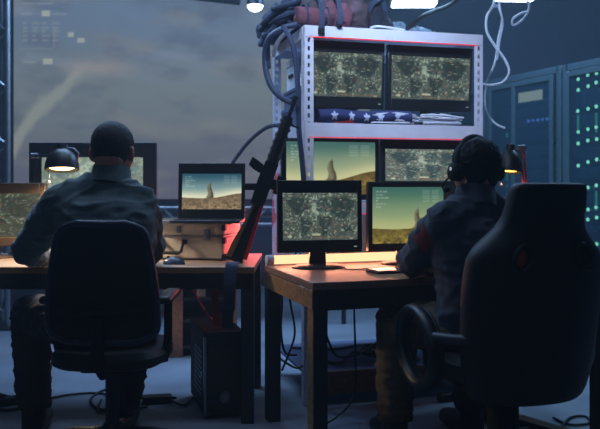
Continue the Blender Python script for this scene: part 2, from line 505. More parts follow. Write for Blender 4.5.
def truss_tower(x, label):
    t = thing('truss_tower', label, 'truss', (x, SY - 0.05, 0), 0)
    for dx, dy in ((0.13, -0.05), (-0.13, -0.05), (0, 0.17)):
        MB().cone((dx, dy, 0.02), (dx, dy, 3.2), 0.024, n=12).build('chord', 'steel', t)
    m = MB(); z = 0.1; k = 0
    ch = [(0.13, -0.05), (-0.13, -0.05), (0, 0.17)]
    while z < 2.95:
        for a in range(3):
            p, q = ch[a], ch[(a + 1) % 3]
            if k % 2: p, q = q, p
            m.cone((p[0], p[1], z), (q[0], q[1], z + 0.22), 0.009, n=6)
        z += 0.22; k += 1
    m.build('lattice', 'steel', t)
    MB().box((0, 0.03, 0.01), (0.45, 0.42, 0.02)).build('base_plate', 'dark_steel', t, 0.004)
    return t
truss_tower(-2.40, 'vertical lattice truss at the left edge of the huge wall screen')
t = thing('truss_beam', 'horizontal lattice truss running below the huge wall screen', 'truss', (0, SY - 0.02, 0.80))
for z, y in ((0.0, 0), (0.13, 0), (0.065, 0.1)):
    MB().cone((-2.24, y, z), (0.60, y, z), 0.014, n=10).build('chord', 'steel', t)
m = MB()
for i in range(20):
    x = -2.2 + i * 0.139
    m.cone((x, 0, 0.0 if i % 2 else 0.13), (x + 0.139, 0, 0.13 if i % 2 else 0.0), 0.007, n=6)
    m.cone((x, 0, 0.13), (x + 0.07, 0.1, 0.065), 0.006, n=6)
m.build('lattice', 'steel', t)
m = MB()
for x in (-1.9, -0.8, 0.35): m.cone((x, 0.1, -0.8), (x, 0.1, 0.06), 0.02, n=10)
m.build('support_post', 'dark_steel', t)

# ---- ceiling lamps, hanging duct
def tube_lamp(loc, L, rz, label, wdt=0.09):
    t = thing('ceiling_lamp', label, 'ceiling lamp', loc, rz, 'tube lamps under the ceiling')
    MB().box((0, 0, 0.045), (L, wdt + 0.03, 0.05)).build('housing', 'dark_steel', t, 0.006)
    MB().box((0, 0, 0.006), (L - 0.04, wdt, 0.03)).build('diffuser', 'ceiling_tube', t, 0.004)
    for s in (-1, 1): MB().cone((s * L * 0.35, 0, 0.06), (s * L * 0.35, 0, 3.25 - loc[2]), 0.004, n=6).build('rod', 'steel', t)
    return t
tube_lamp((0.915, 6.1, 2.56), 0.385, 0, 'bright rectangular ceiling lamp above the right end of the white rack', 0.16)
tube_lamp((1.72, 6.1, 2.60), 0.34, R(4), 'bright ceiling lamp above the hanging white cables')
t = thing('spot_lamp', 'small glaring lamp on the duct above the left corner of the rack', 'lamp', (-0.345, 6.2 - 0.35, 2.49))
MB().lathe([(0.02, 0.12), (0.05, 0.10), (0.065, 0.03), (0.066, 0.0), (0.05, 0.0)], 20).build('lamp_housing', 'dark_steel', t)
MB().ball((0, 0, 0.0), (0.06, 0.06, 0.045)).build('bulb', 'ceiling_tube', t)
MB().cone((0, 0, 0.11), (0, 0, 3.25 - 2.49), 0.008, n=8).build('rod', 'steel', t)
t = tag(MB().tube([(-1.35, 5.86, 2.66), (-0.9, 5.86, 2.60), (-0.46, 5.86, 2.55)], 0.055, 14).build('air_duct', 'duct_metal'), 'dark duct running along the top edge of the wall screen', 'duct')
# hangers keep the duct up
MB().cone((-1.2, 5.86, 2.69), (-1.2, 5.86, 3.25), 0.006, n=6).build('hanger', 'steel', t)
MB().cone((-0.6, 5.86, 2.60), (-0.6, 5.86, 3.25), 0.006, n=6).build('hanger', 'steel', t)

# ------------------------------------------------------------------ left desk
DZ = 0.73
d = thing('desk', 'long desk with a dark edge under the briefcase and the seated man at the left', 'desk', (-1.3, 3.52, 0))
lx0, lx1 = -1.1, 1.09     # local: world x -2.4 .. -0.21
MB().span(lx0, lx1, 0.012, 0.70, DZ - 0.028, DZ).build('tabletop', 'desk_top_light', d, 0.003)
MB().span(lx0, lx1, 0.0, 0.012, DZ - 0.03, DZ - 0.001).build('edge_band', 'desk_wood', d, 0.002)
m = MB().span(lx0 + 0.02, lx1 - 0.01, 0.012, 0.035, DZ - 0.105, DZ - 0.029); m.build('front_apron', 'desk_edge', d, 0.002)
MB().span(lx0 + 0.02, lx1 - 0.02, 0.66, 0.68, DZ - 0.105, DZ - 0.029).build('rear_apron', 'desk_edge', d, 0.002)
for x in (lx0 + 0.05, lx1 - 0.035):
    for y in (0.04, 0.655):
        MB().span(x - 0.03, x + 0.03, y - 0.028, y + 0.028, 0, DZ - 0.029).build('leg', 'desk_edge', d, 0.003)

# ------------------------------------------------------------------ right desk (turned)
A = Vector((0.05, 2.95, 0)); DR = R(18.3)
d = thing('desk', 'brown wooden desk under the two front monitors with a glowing tube along it', 'desk', A, DR)
DL, DD = 1.41, 0.70
MB().span(0, DL, 0, DD, DZ - 0.03, DZ).build('tabletop', 'desk_top_dark', d, 0.003)
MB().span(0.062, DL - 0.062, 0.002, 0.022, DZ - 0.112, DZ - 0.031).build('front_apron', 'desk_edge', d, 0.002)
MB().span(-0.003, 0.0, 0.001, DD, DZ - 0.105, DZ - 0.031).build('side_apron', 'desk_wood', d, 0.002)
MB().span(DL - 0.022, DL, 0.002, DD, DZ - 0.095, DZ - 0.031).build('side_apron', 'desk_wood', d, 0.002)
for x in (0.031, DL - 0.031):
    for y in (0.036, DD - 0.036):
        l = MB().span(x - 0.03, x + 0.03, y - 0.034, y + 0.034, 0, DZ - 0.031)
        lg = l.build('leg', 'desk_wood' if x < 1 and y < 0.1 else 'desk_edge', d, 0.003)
        if y < 0.1: MB().span(x - 0.029, x + 0.029, y - 0.0395, y - 0.0345, 0.001, DZ - 0.032).build('shaded_front', 'desk_edge', lg)  # thin dark plate puts the shade on the leg's front into colour
MB().span(DL - 0.05, DL - 0.02, 0.07, DD - 0.07, 0.385, 0.46).build('stretcher', 'desk_edge', d, 0.003)
MB().span(0.062, DL - 0.062, DD - 0.03, DD - 0.012, DZ - 0.10, DZ - 0.031).build('rear_apron', 'desk_edge', d, 0.002)
DM = Matrix.Translation(A) @ Matrix.Rotation(DR, 4, 'Z')
def DK(u, v, z=DZ): return DM @ Vector((u, v, z))

# glowing tube along its rear edge
t = thing('light_tube', 'glowing orange tube light lying along the rear edge of the brown desk', 'tube light', DK(0.0, 0.668), DR)
MB().cone((0.03, 0, 0.026), (1.36, 0, 0.026), 0.021, n=16).build('tube', 'tube_warm', t)
for x in (0.0, 1.36):
    MB().cone((x, 0, 0.026), (x + 0.035, 0, 0.026), 0.0235, n=16).build('end_cap', 'white_metal', t, 0.002)
MB().box((0.68, 0.0, 0.003), (1.36, 0.03, 0.006)).build('mounting_rail', 'white_metal', t)

# ------------------------------------------------------------------ shelving rack
RO = Vector((0.02, 3.80, 0)); RR = R(15.0); RW, RD, RH = 0.99, 0.70, 1.91
RM = Matrix.Translation(RO) @ Matrix.Rotation(RR, 4, 'Z')
def RK(a, b, z): return RM @ Vector((a, b, z))
rack = thing('shelving_rack', 'white slotted steel shelving rack full of monitors behind the brown desk', 'shelving rack', RO, RR)
def post(x, y, sx, sy):
    m = MB(); W = 0.05; th = 0.003
    for (a0, a1) in ((0, 0.019), (0.031, W)):
        m.span(*sorted((x + sx * a0, x + sx * a1)), *sorted((y, y + sy * th)), 0.0, RH)
        m.span(*sorted((x, x + sx * th)), *sorted((y + sy * a0, y + sy * a1)), 0.0, RH)
    z = 0.0
    while z < RH - 0.02:
        m.span(*sorted((x + sx * 0.019, x + sx * 0.031)), *sorted((y, y + sy * th)), z, z + 0.02)
        m.span(*sorted((x, x + sx * th)), *sorted((y + sy * 0.019, y + sy * 0.031)), z, z + 0.02)
        z += 0.042
    return m.build('post', 'white_metal', rack, smooth=False)
post(0, 0, 1, 1); post(RW, 0, -1, 1); post(0, RD, 1, -1); post(RW, RD, -1, -1)
for zt, zb in ((1.91, 1.855), (1.423, 1.352), (1.02, 0.965), (0.555, 0.50), (0.17, 0.055)):
    sh = MB().span(0.006, RW - 0.006, 0.0045, RD - 0.0045, zt - 0.006, zt)
    sh.span(0.004, RW - 0.004, 0.003, 0.006, zb, zt).span(0.004, RW - 0.004, RD - 0.006, RD - 0.003, zb, zt)
    sh.span(0.003, 0.006, 0.006, RD - 0.006, zb, zt).span(RW - 0.006, RW - 0.003, 0.006, RD - 0.006, zb, zt)
    if zt > 0.2:
        sh.span(0.003, RW - 0.003, -0.004, 0.003, zb, zt)
    else:
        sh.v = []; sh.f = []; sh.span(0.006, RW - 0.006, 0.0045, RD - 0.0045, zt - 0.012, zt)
    s = sh.build('shelf', 'white_metal' if zt > 0.2 else 'box_blue', rack, smooth=False)  # lowest shelf darker and bluer: its dim blue light is put into the colour
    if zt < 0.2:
        tag(MB().span(0.052, RW - 0.052, -0.008, 0.004, zb, zt).build('front_lip', 'cabinet_wood', s, 0.002), 'brown lip along the shelf front')  # lip browner and darker than the white shelf lips above
    if zt > 0.2:
        st = MB().span(0.03, RW - 0.03, -0.003, 0.004, zb - 0.0035, zb - 0.0005).build('light_strip', 'led_red', s, smooth=False)
        tag(st, 'thin glowing red light strip')
# back bracing
m = MB()
m.cone((0.02, RD - 0.002, 0.6), (RW - 0.02, RD - 0.002, 1.3), 0.006, n=6).cone((RW - 0.02, RD + 0.006, 0.6), (0.02, RD + 0.006, 1.3), 0.006, n=6)
m.build('cross_brace', 'white_metal', rack)

# ------------------------------------------------------------------ monitors
def monitor(label, loc, rz, w, h, zb, pic, mg=(0.02, 0.02, 0.025, 0.04), stand='round', tilt=0.0, body='black_plastic',
            group='desktop monitors', name='monitor', depth=0.035, res=(170, 100), thinneck=0.04, cat='monitor', mark=True):
    t = thing(name, label, cat, loc, rz, group)
    T = Matrix.Translation((0, 0, zb + h / 2)) @ Matrix.Rotation(tilt, 4, 'X') @ Matrix.Translation((0, 0, -h / 2))
    l, r, tp, bt = mg
    m = MB()
    m.span(-w / 2, -w / 2 + l, 0, depth, 0, h, T).span(w / 2 - r, w / 2, 0, depth, 0, h, T)
    m.span(-w / 2 + l, w / 2 - r, 0, depth, h - tp, h, T).span(-w / 2 + l, w / 2 - r, 0, depth, 0, bt, T)
    m.build('bezel', body, t, 0.003)
    x0, x1, z0, z1 = -w / 2 + l, w / 2 - r, bt, h - tp
    def fn(U, V):
        X = x0 + (x1 - x0) * U; Z = z0 + (z1 - z0) * V; Y = 0 * U + 0.006
        a = np.array(T)
        return a[0, 0] * X + a[0, 1] * Y + a[0, 2] * Z + a[0, 3], a[1, 0] * X + a[1, 1] * Y + a[1, 2] * Z + a[1, 3], a[2, 0] * X + a[2, 1] * Y + a[2, 2] * Z + a[2, 3]
    link('screen', grid_mesh('screen', fn, pic, *res), 'screen_picture', t, smooth=False)
    b = MB().span(-w / 2 + l, w / 2 - r, 0.012, depth, bt, h - tp, T)
    b.prism([(-w * 0.36, h * 0.16), (w * 0.36, h * 0.16), (w * 0.36, h * 0.84), (-w * 0.36, h * 0.84)], depth, depth + 0.018, T)
    b.build('rear_housing', body, t, 0.004)
    if stand == 'round':
        zc = zb + h * 0.45
        MB().prism([(-thinneck, 0.012), (thinneck, 0.012), (thinneck * 0.75, zc), (-thinneck * 0.75, zc)], depth + 0.02, depth + 0.045).build('stand_neck', body, t, 0.004)
        T2 = Matrix.Translation((0, depth + 0.005, 0)) @ Matrix.Diagonal((1.0, 0.72, 1, 1))
        MB().lathe([(0.125, 0.0), (0.125, 0.006), (0.11, 0.012), (0.03, 0.018)], 36, T2).build('stand_base', body, t)
    elif stand == 'foot':
        MB().span(-0.03, 0.03, depth + 0.019, depth + 0.04, 0.0, zb + h * 0.5).build('stand_neck', body, t, 0.003)
        MB().span(-0.11, 0.11, depth - 0.03, depth + 0.10, 0.0, 0.01).build('stand_base', body, t, 0.004)
    if mark:
        m = MB().box((w / 2 - r - 0.012, -0.0015, bt * 0.45), (0.014, 0.003, 0.003), T)
        m.build('power_button', 'power_light', t)
    return t

GT, GM, GL, GG = (58, 98, 92), (128, 150, 120), (196, 196, 146), (136, 116, 66)
map_a = worldmap(3, (92, 106, 98), (42, 54, 52), 0.95)
map_b = worldmap(3, (112, 124, 116), (54, 72, 74), 1.0)
map_c = worldmap(3, (98, 110, 102), (48, 62, 60), 0.9)
zs = 1.423
# top row
monitor('upper left rack monitor showing a map of bright dots, on the starred cloth shelf', RK(0.235, 0.07, zs), RR, 0.44, 0.345, 0.083, map_a, (0.03, 0.012, 0.058, 0.062), 'foot', R(3), group='monitors on the rack shelves')
monitor('upper right rack monitor showing a map of bright dots, next to the hanging white cables', RK(0.716, 0.065, zs), RR, 0.486, 0.345, 0.078, map_a, (0.022, 0.012, 0.055, 0.065), 'foot', R(3), group='monitors on the rack shelves')
# second row
zs = 1.02
monitor('middle left rack monitor showing a smoke plume over desert, behind the front map monitor', RK(0.168, 0.08, zs), RR, 0.525, 0.318, 0.012, desert((66, 104, 98), (140, 156, 124), (196, 196, 146), (134, 112, 56), 0.27, (0.5, 0.40), 0.16, 11), (0.024, 0.02, 0.017, 0.03), 'foot', 0, group='monitors on the rack shelves')
monitor('middle right rack monitor showing a pale map of dots, beside the headset', RK(0.715, 0.08, zs), RR, 0.54, 0.318, 0.012, map_b, (0.022, 0.022, 0.05, 0.10), 'foot', 0, group='monitors on the rack shelves')
# front pair on the desk
monitor('front map monitor on a round foot at the left end of the brown desk', DK(0.20, 0.47), R(10), 0.392, 0.328, 0.074, map_c, (0.024, 0.021, 0.058, 0.056), 'round', R(-2), group='monitors on the brown desk')
monitor('front monitor showing a smoke plume over desert, at the man with the headset', DK(0.66, 0.50), R(13), 0.405, 0.33, 0.066, desert((62, 104, 92), (128, 150, 112), (176, 180, 124), (134, 118, 54), 0.27, (0.63, 0.36), 0.06, 31), (0.022, 0.022, 0.026, 0.036), 'round', 0, group='monitors on the brown desk')
# left desk
monitor('lamplit-brown-framed monitor with a map at the far left edge under the lit desk lamp', (-1.62, 3.93, DZ), R(-4), 0.62, 0.325, 0.065, worldmap(8, (98, 104, 80), (58, 66, 54), 0.8), (0.03, 0.03, 0.055, 0.045), 'round', 0, 'lamplit_plastic', group='monitors on the left desk')
def bright_feed(U, V):
    P = worldmap(14, (150, 165, 150), (100, 120, 118), 1.0)(U, V)
    return mix(P, flat(U, (160, 80, 60)), ((V > .8) & (V < .86) & (U > .55) & (U < .9)).astype(float) * .6)
monitor('wide navy-framed display with a pale map behind the seated man', (-1.125, 4.12, DZ), 0, 0.69, 0.415, 0.195, bright_feed, (0.068, 0.072, 0.08, 0.09), 'round', 0, 'navy_plastic', group='monitors on the left desk', mark=False)

# ------------------------------------------------------------------ briefcase, tray, laptop, mouse, keyboard
CA = R(-11)
t = thing('briefcase', 'beige hard-shell briefcase with a black handle on the left desk', 'case', (-0.615, 3.86, DZ), CA)
cw, cd, ch = 0.47, 0.32, 0.185
MB().span(-cw / 2, cw / 2, 0, cd, 0.004, 0.118).build('lower_shell', 'case_shell', t, 0.008)
MB().span(-cw / 2, cw / 2, 0, cd, 0.124, ch).build('lid', 'case_shell', t, 0.008)
m = MB().span(-cw / 2 - 0.002, cw / 2 + 0.002, -0.003, cd + 0.002, 0.117, 0.125); m.build('seam_rail', 'silver', t, 0.001)
m = MB().span(-cw / 2 + 0.004, cw / 2 - 0.004, -0.002, 0.01, 0, 0.006); m.build('bottom_rail', 'matte_black', t)
for x in (-cw / 2, cw / 2):
    for z in (0.018, 0.165, 0.10):
        MB().box((x, 0.012, z), (0.022, 0.034, 0.03)).build('corner_guard', 'black_plastic', t, 0.005)
hx = -0.03
MB().tube([(hx - 0.06, -0.004, 0.092), (hx - 0.06, -0.028, 0.085), (hx - 0.052, -0.034, 0.045), (hx - 0.04, -0.036, 0.038), (hx + 0.04, -0.036, 0.038), (hx + 0.052, -0.034, 0.045), (hx + 0.06, -0.028, 0.085), (hx + 0.06, -0.004, 0.092)], 0.009, 10).build('handle', 'black_plastic', t)
for s in (-1, 1): MB().box((hx + s * 0.06, -0.004, 0.092), (0.026, 0.012, 0.022)).build('handle_mount', 'black_plastic', t, 0.003)
for x in (-0.175, 0.15):
    l = MB().box((x, -0.006, 0.128), (0.032, 0.012, 0.055)).build('latch', 'silver', t, 0.004)
    MB().box((x, -0.014, 0.118), (0.018, 0.006, 0.02)).build('latch_tab', 'steel', l, 0.002)
MB().box((hx + 0.03, -0.004, 0.155), (0.02, 0.008, 0.034)).build('lock', 'steel', t, 0.003)

tz = DZ + ch
t = tag(MB().span(-0.23, 0.21, -0.15, 0.15, 0, 0.008).span(-0.23, 0.21, -0.15, -0.144, 0.008, 0.016).span(-0.23, 0.21, 0.144, 0.15, 0.008, 0.016).span(-0.23, -0.224, -0.15, 0.15, 0.008, 0.016).span(0.204, 0.21, -0.15, 0.15, 0.008, 0.016).build('tray', 'silver', None, 0.002), 'thin grey tray lying on top of the beige briefcase', 'tray')
t.location = (-0.535, 3.95, tz); t.rotation_euler = (0, 0, R(-5))
tz += 0.009
t = thing('laptop', 'open laptop showing a smoke plume over desert on the beige briefcase', 'laptop', (-0.458, 3.86, tz), R(-2))
MB().span(-0.172, 0.172, -0.175, 0.055, 0, 0.014).build('base', 'black_plastic', t, 0.004)
m = MB()
for r in range(5):
    for c in range(12): m.box((-0.143 + c * 0.026, -0.145 + r * 0.026, 0.0155), (0.021, 0.021, 0.003))
m.build('keys', 'matte_black', t)
T = Matrix.Translation((0, 0.018, 0.006)) @ Matrix.Rotation(R(-6), 4, 'X')
# screen lid leans back from the rear hinge
T = Matrix.Translation((0, 0.045, 0.012)) @ Matrix.Rotation(R(-5), 4, 'X')
lw, lh = 0.345, 0.288
m = MB().span(-lw / 2, lw / 2, 0.004, 0.014, 0, lh, T)
m.span(-lw / 2, -lw / 2 + 0.02, -0.004, 0.004, 0, lh, T).span(lw / 2 - 0.018, lw / 2, -0.004, 0.004, 0, lh, T)
m.span(-lw / 2 + 0.02, lw / 2 - 0.018, -0.004, 0.004, lh - 0.055, lh, T).span(-lw / 2 + 0.02, lw / 2 - 0.018, -0.004, 0.004, 0, 0.05, T)
m.build('lid', 'black_plastic', t, 0.003)
def fn(U, V):
    X = -lw / 2 + 0.02 + (lw - 0.038) * U; Z = 0.05 + (lh - 0.105) * V; Y = 0 * U + 0.001
    a = np.array(T)
    return a[0, 0] * X + a[0, 3], a[1, 1] * Y + a[1, 2] * Z + a[1, 3], a[2, 1] * Y + a[2, 2] * Z + a[2, 3]
link('screen', grid_mesh('screen', fn, desert((44, 84, 100), (122, 150, 150), (222, 222, 190), (150, 128, 98), 0.33, (0.47, 0.42), 0.10, 51), 150, 100), 'screen_picture', t, smooth=False)

def mouse(label, loc, rz, material):
    t = thing('computer_mouse', label, 'mouse', loc, rz, 'computer mice on the desks')
    m = MB()
    m.ball((0, 0, 0.0), (0.033, 0.055, 0.036), None, 22, 16)
    m.v = [Vector((v.x, v.y, max(v.z, 0.0))) for v in m.v]
    m.build('shell', material, t)
    MB().cone((-0.004, 0.028, 0.031), (0.004, 0.028, 0.031), 0.008, n=12).build('scroll_wheel', 'matte_black', t)
    return t
mouse('shiny rounded mouse in front of the beige briefcase', (-0.605, 3.65, DZ), R(80), 'mouse_shell')

def keyboard(label, loc, rz, body, keym, w=0.42):
    t = thing('keyboard', label, 'keyboard', loc, rz, 'keyboards on the desks')
    MB().span(-w / 2, w / 2, -0.07, 0.07, 0, 0.016).build('body', body, t, 0.004)
    m = MB()
    for r in range(5):
        n = int(w / 0.021)
        for c in range(n):
            m.box((-w / 2 + 0.012 + c * (w - 0.01) / n, -0.05 + r * 0.025, 0.02), (0.016, 0.02, 0.009))
    m.build('keys', keym, t, 0.0015)
    return t
keyboard('beige keyboard beside the left elbow of the man without headset', (-1.17, 3.77, DZ), R(3), 'key_beige', 'key_beige', 0.30)
keyboard('dark slim keyboard beside the elbow of the man with the headset', DK(0.66, 0.23), DR, 'black_plastic', 'navy_plastic', 0.34)
t = thing('tablet', 'dark flat tablet lying beneath the desert monitor on the brown desk', 'tablet', DK(0.42, 0.24), DR + R(4))
MB().span(-0.07, 0.07, -0.06, 0.06, 0, 0.012).build('body', 'navy_plastic', t, 0.005)
MB().span(-0.06, 0.06, -0.05, 0.05, 0.012, 0.0135).build('glass_face', 'mouse_shell', t)
tag(MB().tube(spline([DK(0.47, 0.31, DZ + .004), DK(0.40, 0.36, DZ + .004), DK(0.30, 0.36, DZ + .004), DK(0.24, 0.52, DZ + .004)], 8), 0.003, 6).build('cable', 'black_cable'), 'thin dark cable running across the brown desk to the map monitor', 'cable')

# ------------------------------------------------------------------ desk lamps
def desk_lamp(label, shade, elbow, base, shade_mat, arm_mat, bulb_mat, watts, tint, tiltv=(0.25, 0.25), k=1.0, shade_r=0.074):
    base = Vector(base); t = thing('desk_lamp', label, 'lamp', base, 0, 'hinged desk lamps')
    L = lambda p: Vector(p) - base
    sh, el = L(shade), L(elbow)
    MB().lathe([(0.075, 0), (0.078, 0.012), (0.06, 0.024), (0.015, 0.03)], 28).build('base', shade_mat, t)
    m = MB()
    for dx in (-0.008, 0.008): m.cone((dx, 0, 0.02), el + Vector((dx, 0, 0)), 0.006, n=8)
    m.build('lower_arm', arm_mat, t)
    MB().cone(el + Vector((-0.018, 0, 0)), el + Vector((0.018, 0, 0)), 0.016, n=14).build('hinge', 'steel', t)
    top = sh + Vector((0, 0, 0.055))
    m = MB()
    for dy in (-0.008, 0.008): m.cone(el + Vector((0, dy, 0)), top + Vector((0, dy, -0.01)), 0.005, n=8)
    m.build('upper_arm', arm_mat, t)
    ax = Vector((tiltv[0], tiltv[1], 1)).normalized()
    x, y, z = frame_along(ax)
    T = Matrix.Translation(sh) @ Matrix((x, y, z)).transposed().to_4x4()
    r = shade_r
    prof = [(r, -0.03), (r * 0.98, 0.0), (r * 0.86, 0.035), (r * 0.6, 0.06), (r * 0.36, 0.075), (r * 0.34, 0.10), (0.005, 0.104)]
    inner = [(0.005, 0.09), (r * 0.3, 0.07), (r * 0.55, 0.055), (r * 0.8, 0.033), (r * 0.93, 0.0), (r * 0.95, -0.03)]
    n = 32; m = MB(); pr = prof[::-1] + inner[::-1]
    m.lathe(pr, n, T); m.f = m.f[:-2]
    m.build('lamp_shade', shade_mat, t)
    T2 = T @ Matrix.Translation((0, 0, -0.012))
    MB().lathe([(0.004, -0.012), (r * 0.6, -0.012), (r * 0.9, 0.0), (r * 0.6, 0.014), (0.02, 0.05)], 24, T2).build('bulb', bulb_mat, t)
    MB().tube([T @ Vector((r * 0.9, 0, 0.02)), T @ Vector((r * 0.98, 0, 0.05)), T @ Vector((r * 0.7, 0, 0.075)), T @ Vector((r * .3, 0, 0.08))], 0.006, 8).build('bracket', 'steel', t)
    c = sh + Vector((-0.05, -0.045, -0.03))
    ck = MB().cone(c, c + Vector((0, 0, -0.055)), 0.0015, n=6).build('pull_chain', 'steel', t)
    MB().ball(c + Vector((0, 0, -0.06)), 0.007).build('chain_knob', 'key_beige', ck)
    li = bpy.data.lights.new('lamp_light', 'SPOT'); li.energy = watts; li.color = tint; li.spot_size = R(165); li.spot_blend = 0.6; li.shadow_soft_size = 0.05
    lo = bpy.data.objects.new('lamp_light', li); C.objects.link(lo)
    p = base + (T @ Vector((0, 0, -0.05))); lo.location = p
    lo.rotation_euler = (-ax).to_track_quat('-Z', 'Y').to_euler()
    lo.parent = None
    return t
desk_lamp('lit desk lamp with a round dark shade beside the head of the man at left', (-1.19, 3.80, 1.215), (-1.395, 4.0, 1.263), (-1.50, 4.12, DZ), 'black_plastic', 'dark_steel', 'lamp_bulb', 34, (1, 0.82, 0.60), (-0.05, 0.16), shade_r=0.084)
desk_lamp('lit desk lamp with red arms behind the black gaming chair', (0.985, 3.58, 1.20), (1.055, 3.62, 1.285), (1.10, 3.60, DZ), 'black_plastic', 'red_paint', 'lamp_bulb_amber', 5, (1, 0.62, 0.3), (0.1, 0.12), shade_r=0.06)

# ------------------------------------------------------------------ rifle and straps
ax = Vector((0.262, -0.02, 0.742)).normalized(); zz = Vector((0.943, 0, -0.333)); zz = (zz - ax * zz.dot(ax)).normalized(); yy = zz.cross(ax)
butt = Vector((-0.305, 3.70, DZ + 0.02))
TB = Matrix((ax, yy, zz)).transposed().to_4x4()
t = thing('rifle', 'assault rifle leaning on the left side of the white rack', 'rifle', butt)
f = lambda o_: o_
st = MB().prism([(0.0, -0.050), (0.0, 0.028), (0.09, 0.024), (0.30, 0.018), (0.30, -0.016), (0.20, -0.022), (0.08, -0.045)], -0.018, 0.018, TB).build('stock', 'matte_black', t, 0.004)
MB().prism([(0.0, -0.056), (0.0, -0.030), (0.20, -0.012), (0.30, -0.006), (0.30, -0.018), (0.20, -0.026), (0.08, -0.049)], -0.0205, 0.0205, TB).build('lamplit_stripe', 'lamplit_tan', st, 0.002)  # tan stripe paints lamplight along one side of the stock
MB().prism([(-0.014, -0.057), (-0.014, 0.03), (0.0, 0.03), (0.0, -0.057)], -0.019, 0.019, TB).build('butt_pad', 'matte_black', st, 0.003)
MB().prism([(0.01, 0.026), (0.30, 0.017), (0.30, 0.034), (0.01, 0.046)], -0.014, 0.014, TB).build('red_lit_stripe', 'red_plastic_and_light', st, 0.002)  # red stripe stands for red light falling on the stock's other side
MB().prism([(0.28, -0.03), (0.28, 0.03), (0.31, 0.036), (0.50, 0.036), (0.50, -0.028), (0.40, -0.034)], -0.022, 0.022, TB).build('receiver', 'matte_black', t, 0.004)
MB().prism([(0.345, -0.03), (0.38, -0.03), (0.36, -0.088), (0.327, -0.083)], -0.014, 0.014, TB).build('pistol_grip', 'matte_black', t, 0.005)
MB().prism([(0.43, -0.03), (0.475, -0.03), (0.488, -0.07), (0.495, -0.095), (0.452, -0.10), (0.438, -0.07)], -0.012, 0.012, TB).build('magazine', 'matte_black', t, 0.004)
m = MB().cone((0.50, 0, 0.004), (0.735, 0, 0.004), 0.030, 0.026, 8, TB)
for i in range(6): m.cone((0.52 + i * 0.036, 0, 0.004), (0.535 + i * 0.036, 0, 0.004), 0.033, 0.032, 8, TB)
m.build('handguard', 'black_plastic', t)
b = MB().cone((0.735, 0, 0.006), (0.80, 0, 0.006), 0.010, 0.010, 12, TB).build('barrel', 'dark_steel', t)
MB().cone((0.80, 0, 0.006), (0.84, 0, 0.006), 0.014, 0.014, 12, TB).build('muzzle_brake', 'dark_steel', b)
m = MB().box((0.40, 0, 0.05), (0.05, 0.02, 0.03), TB).cone((0.36, 0, 0.075), (0.45, 0, 0.075), 0.02, 0.022, 16, TB); m.build('optic', 'matte_black', t)
MB().box((0.70, 0, 0.048), (0.01, 0.008, 0.045), TB).build('front_sight', 'matte_black', t)

def strap(name, pts, label, cat, material, wid=0.032, th=0.004, group=None):
    P = spline(pts, 8); m = MB(); vs = []; n = len(P)
    for i, p in enumerate(P):
        d = (P[min(i + 1, n - 1)] - P[max(i - 1, 0)]).normalized()
        x = Vector((1, 0.15, 0)); x = (x - d * x.dot(d)).normalized(); y = d.cross(x)
        vs += [p + x * wid / 2 + y * th / 2, p - x * wid / 2 + y * th / 2, p - x * wid / 2 - y * th / 2, p + x * wid / 2 - y * th / 2]
    fs = [(4 * i + k, 4 * i + (k + 1) % 4, 4 * i + 4 + (k + 1) % 4, 4 * i + 4 + k) for i in range(n - 1) for k in range(4)]
    fs += [(3, 2, 1, 0), tuple(range(4 * n - 4, 4 * n))]
    m.add(vs, fs); o = m.build(name, material)
    if label: tag(o, label, cat, group)
    return o
strap('strap', [(-0.31, 3.60, DZ + .012), (-0.315, 3.525, DZ + .014), (-0.32, 3.498, DZ - .03), (-0.325, 3.50, DZ - .12), (-0.335, 3.58, DZ - .2), (-0.345, 3.64, 0.50), (-0.35, 3.66, 0.42)], 'dark blue webbing strap hanging over the desk edge onto the computer tower', 'strap', 'webbing', 0.055, 0.008)
strap('strap', [(-0.42, 3.72, 0.60), (-0.412, 3.71, 0.52), (-0.405, 3.70, 0.422)], 'bright red strap standing on the computer tower under the desk', 'strap', 'red_plastic_and_light', 0.034, 0.01)
tag(MB().tube(spline([(-0.58, 3.9, 0.64), (-0.53, 3.86, 0.55), (-0.46, 3.80, 0.46), (-0.42, 3.78, 0.42)], 8), 0.005, 8).build('cable', 'red_plastic_and_light'), 'thin red cable dropping from the left desk to the computer tower', 'cable')

# ------------------------------------------------------------------ computer tower
t = thing('computer_tower', 'black computer tower with a round power button under the left desk', 'computer', (-0.355, 3.62, 0), R(17))
pw, pd, ph = 0.195, 0.44, 0.41
MB().span(-pw / 2, pw / 2, 0.02, pd, 0.015, ph - 0.004).build('case_body', 'matte_black', t, 0.004)
MB().prism([(-pw / 2, 0.012), (pw / 2, 0.012), (pw / 2, ph - 0.02), (pw / 2 - 0.02, ph), (-pw / 2 + 0.02, ph), (-pw / 2, ph - 0.02)], 0.0, 0.02).build('front_panel', 'black_plastic', t, 0.004)
for s in (-1, 1): MB().span(s * pw / 2 - 0.006, s * pw / 2 + 0.006, -0.006, 0.014, 0.02, ph - 0.02).build('side_rail', 'steel', t, 0.003)
for z in (0.30, 0.345): MB().span(-pw / 2 + 0.018, pw / 2 - 0.018, -0.004, 0.004, z, z + 0.037).build('drive_bay_cover', 'black_plastic', t, 0.002)
T = Matrix.Translation((0, 0.0, 0.10)) @ Matrix.Rotation(R(90), 4, 'X')
MB().lathe([(0.028, 0.0), (0.028, 0.006), (0.022, 0.008), (0.020, 0.004)], 28, T).build('button_ring', 'steel', t)
MB().lathe([(0.019, 0.002), (0.017, 0.010), (0.006, 0.013)], 24, T).build('power_button', 'silver', t)
m = MB()
for r in range(9):
    for c in range(6): m.box((-pw / 2 - 0.0005, 0.12 + c * 0.035, 0.09 + r * 0.026), (0.002, 0.022, 0.012))
m.build('vent_slots', 'dark_steel', t)
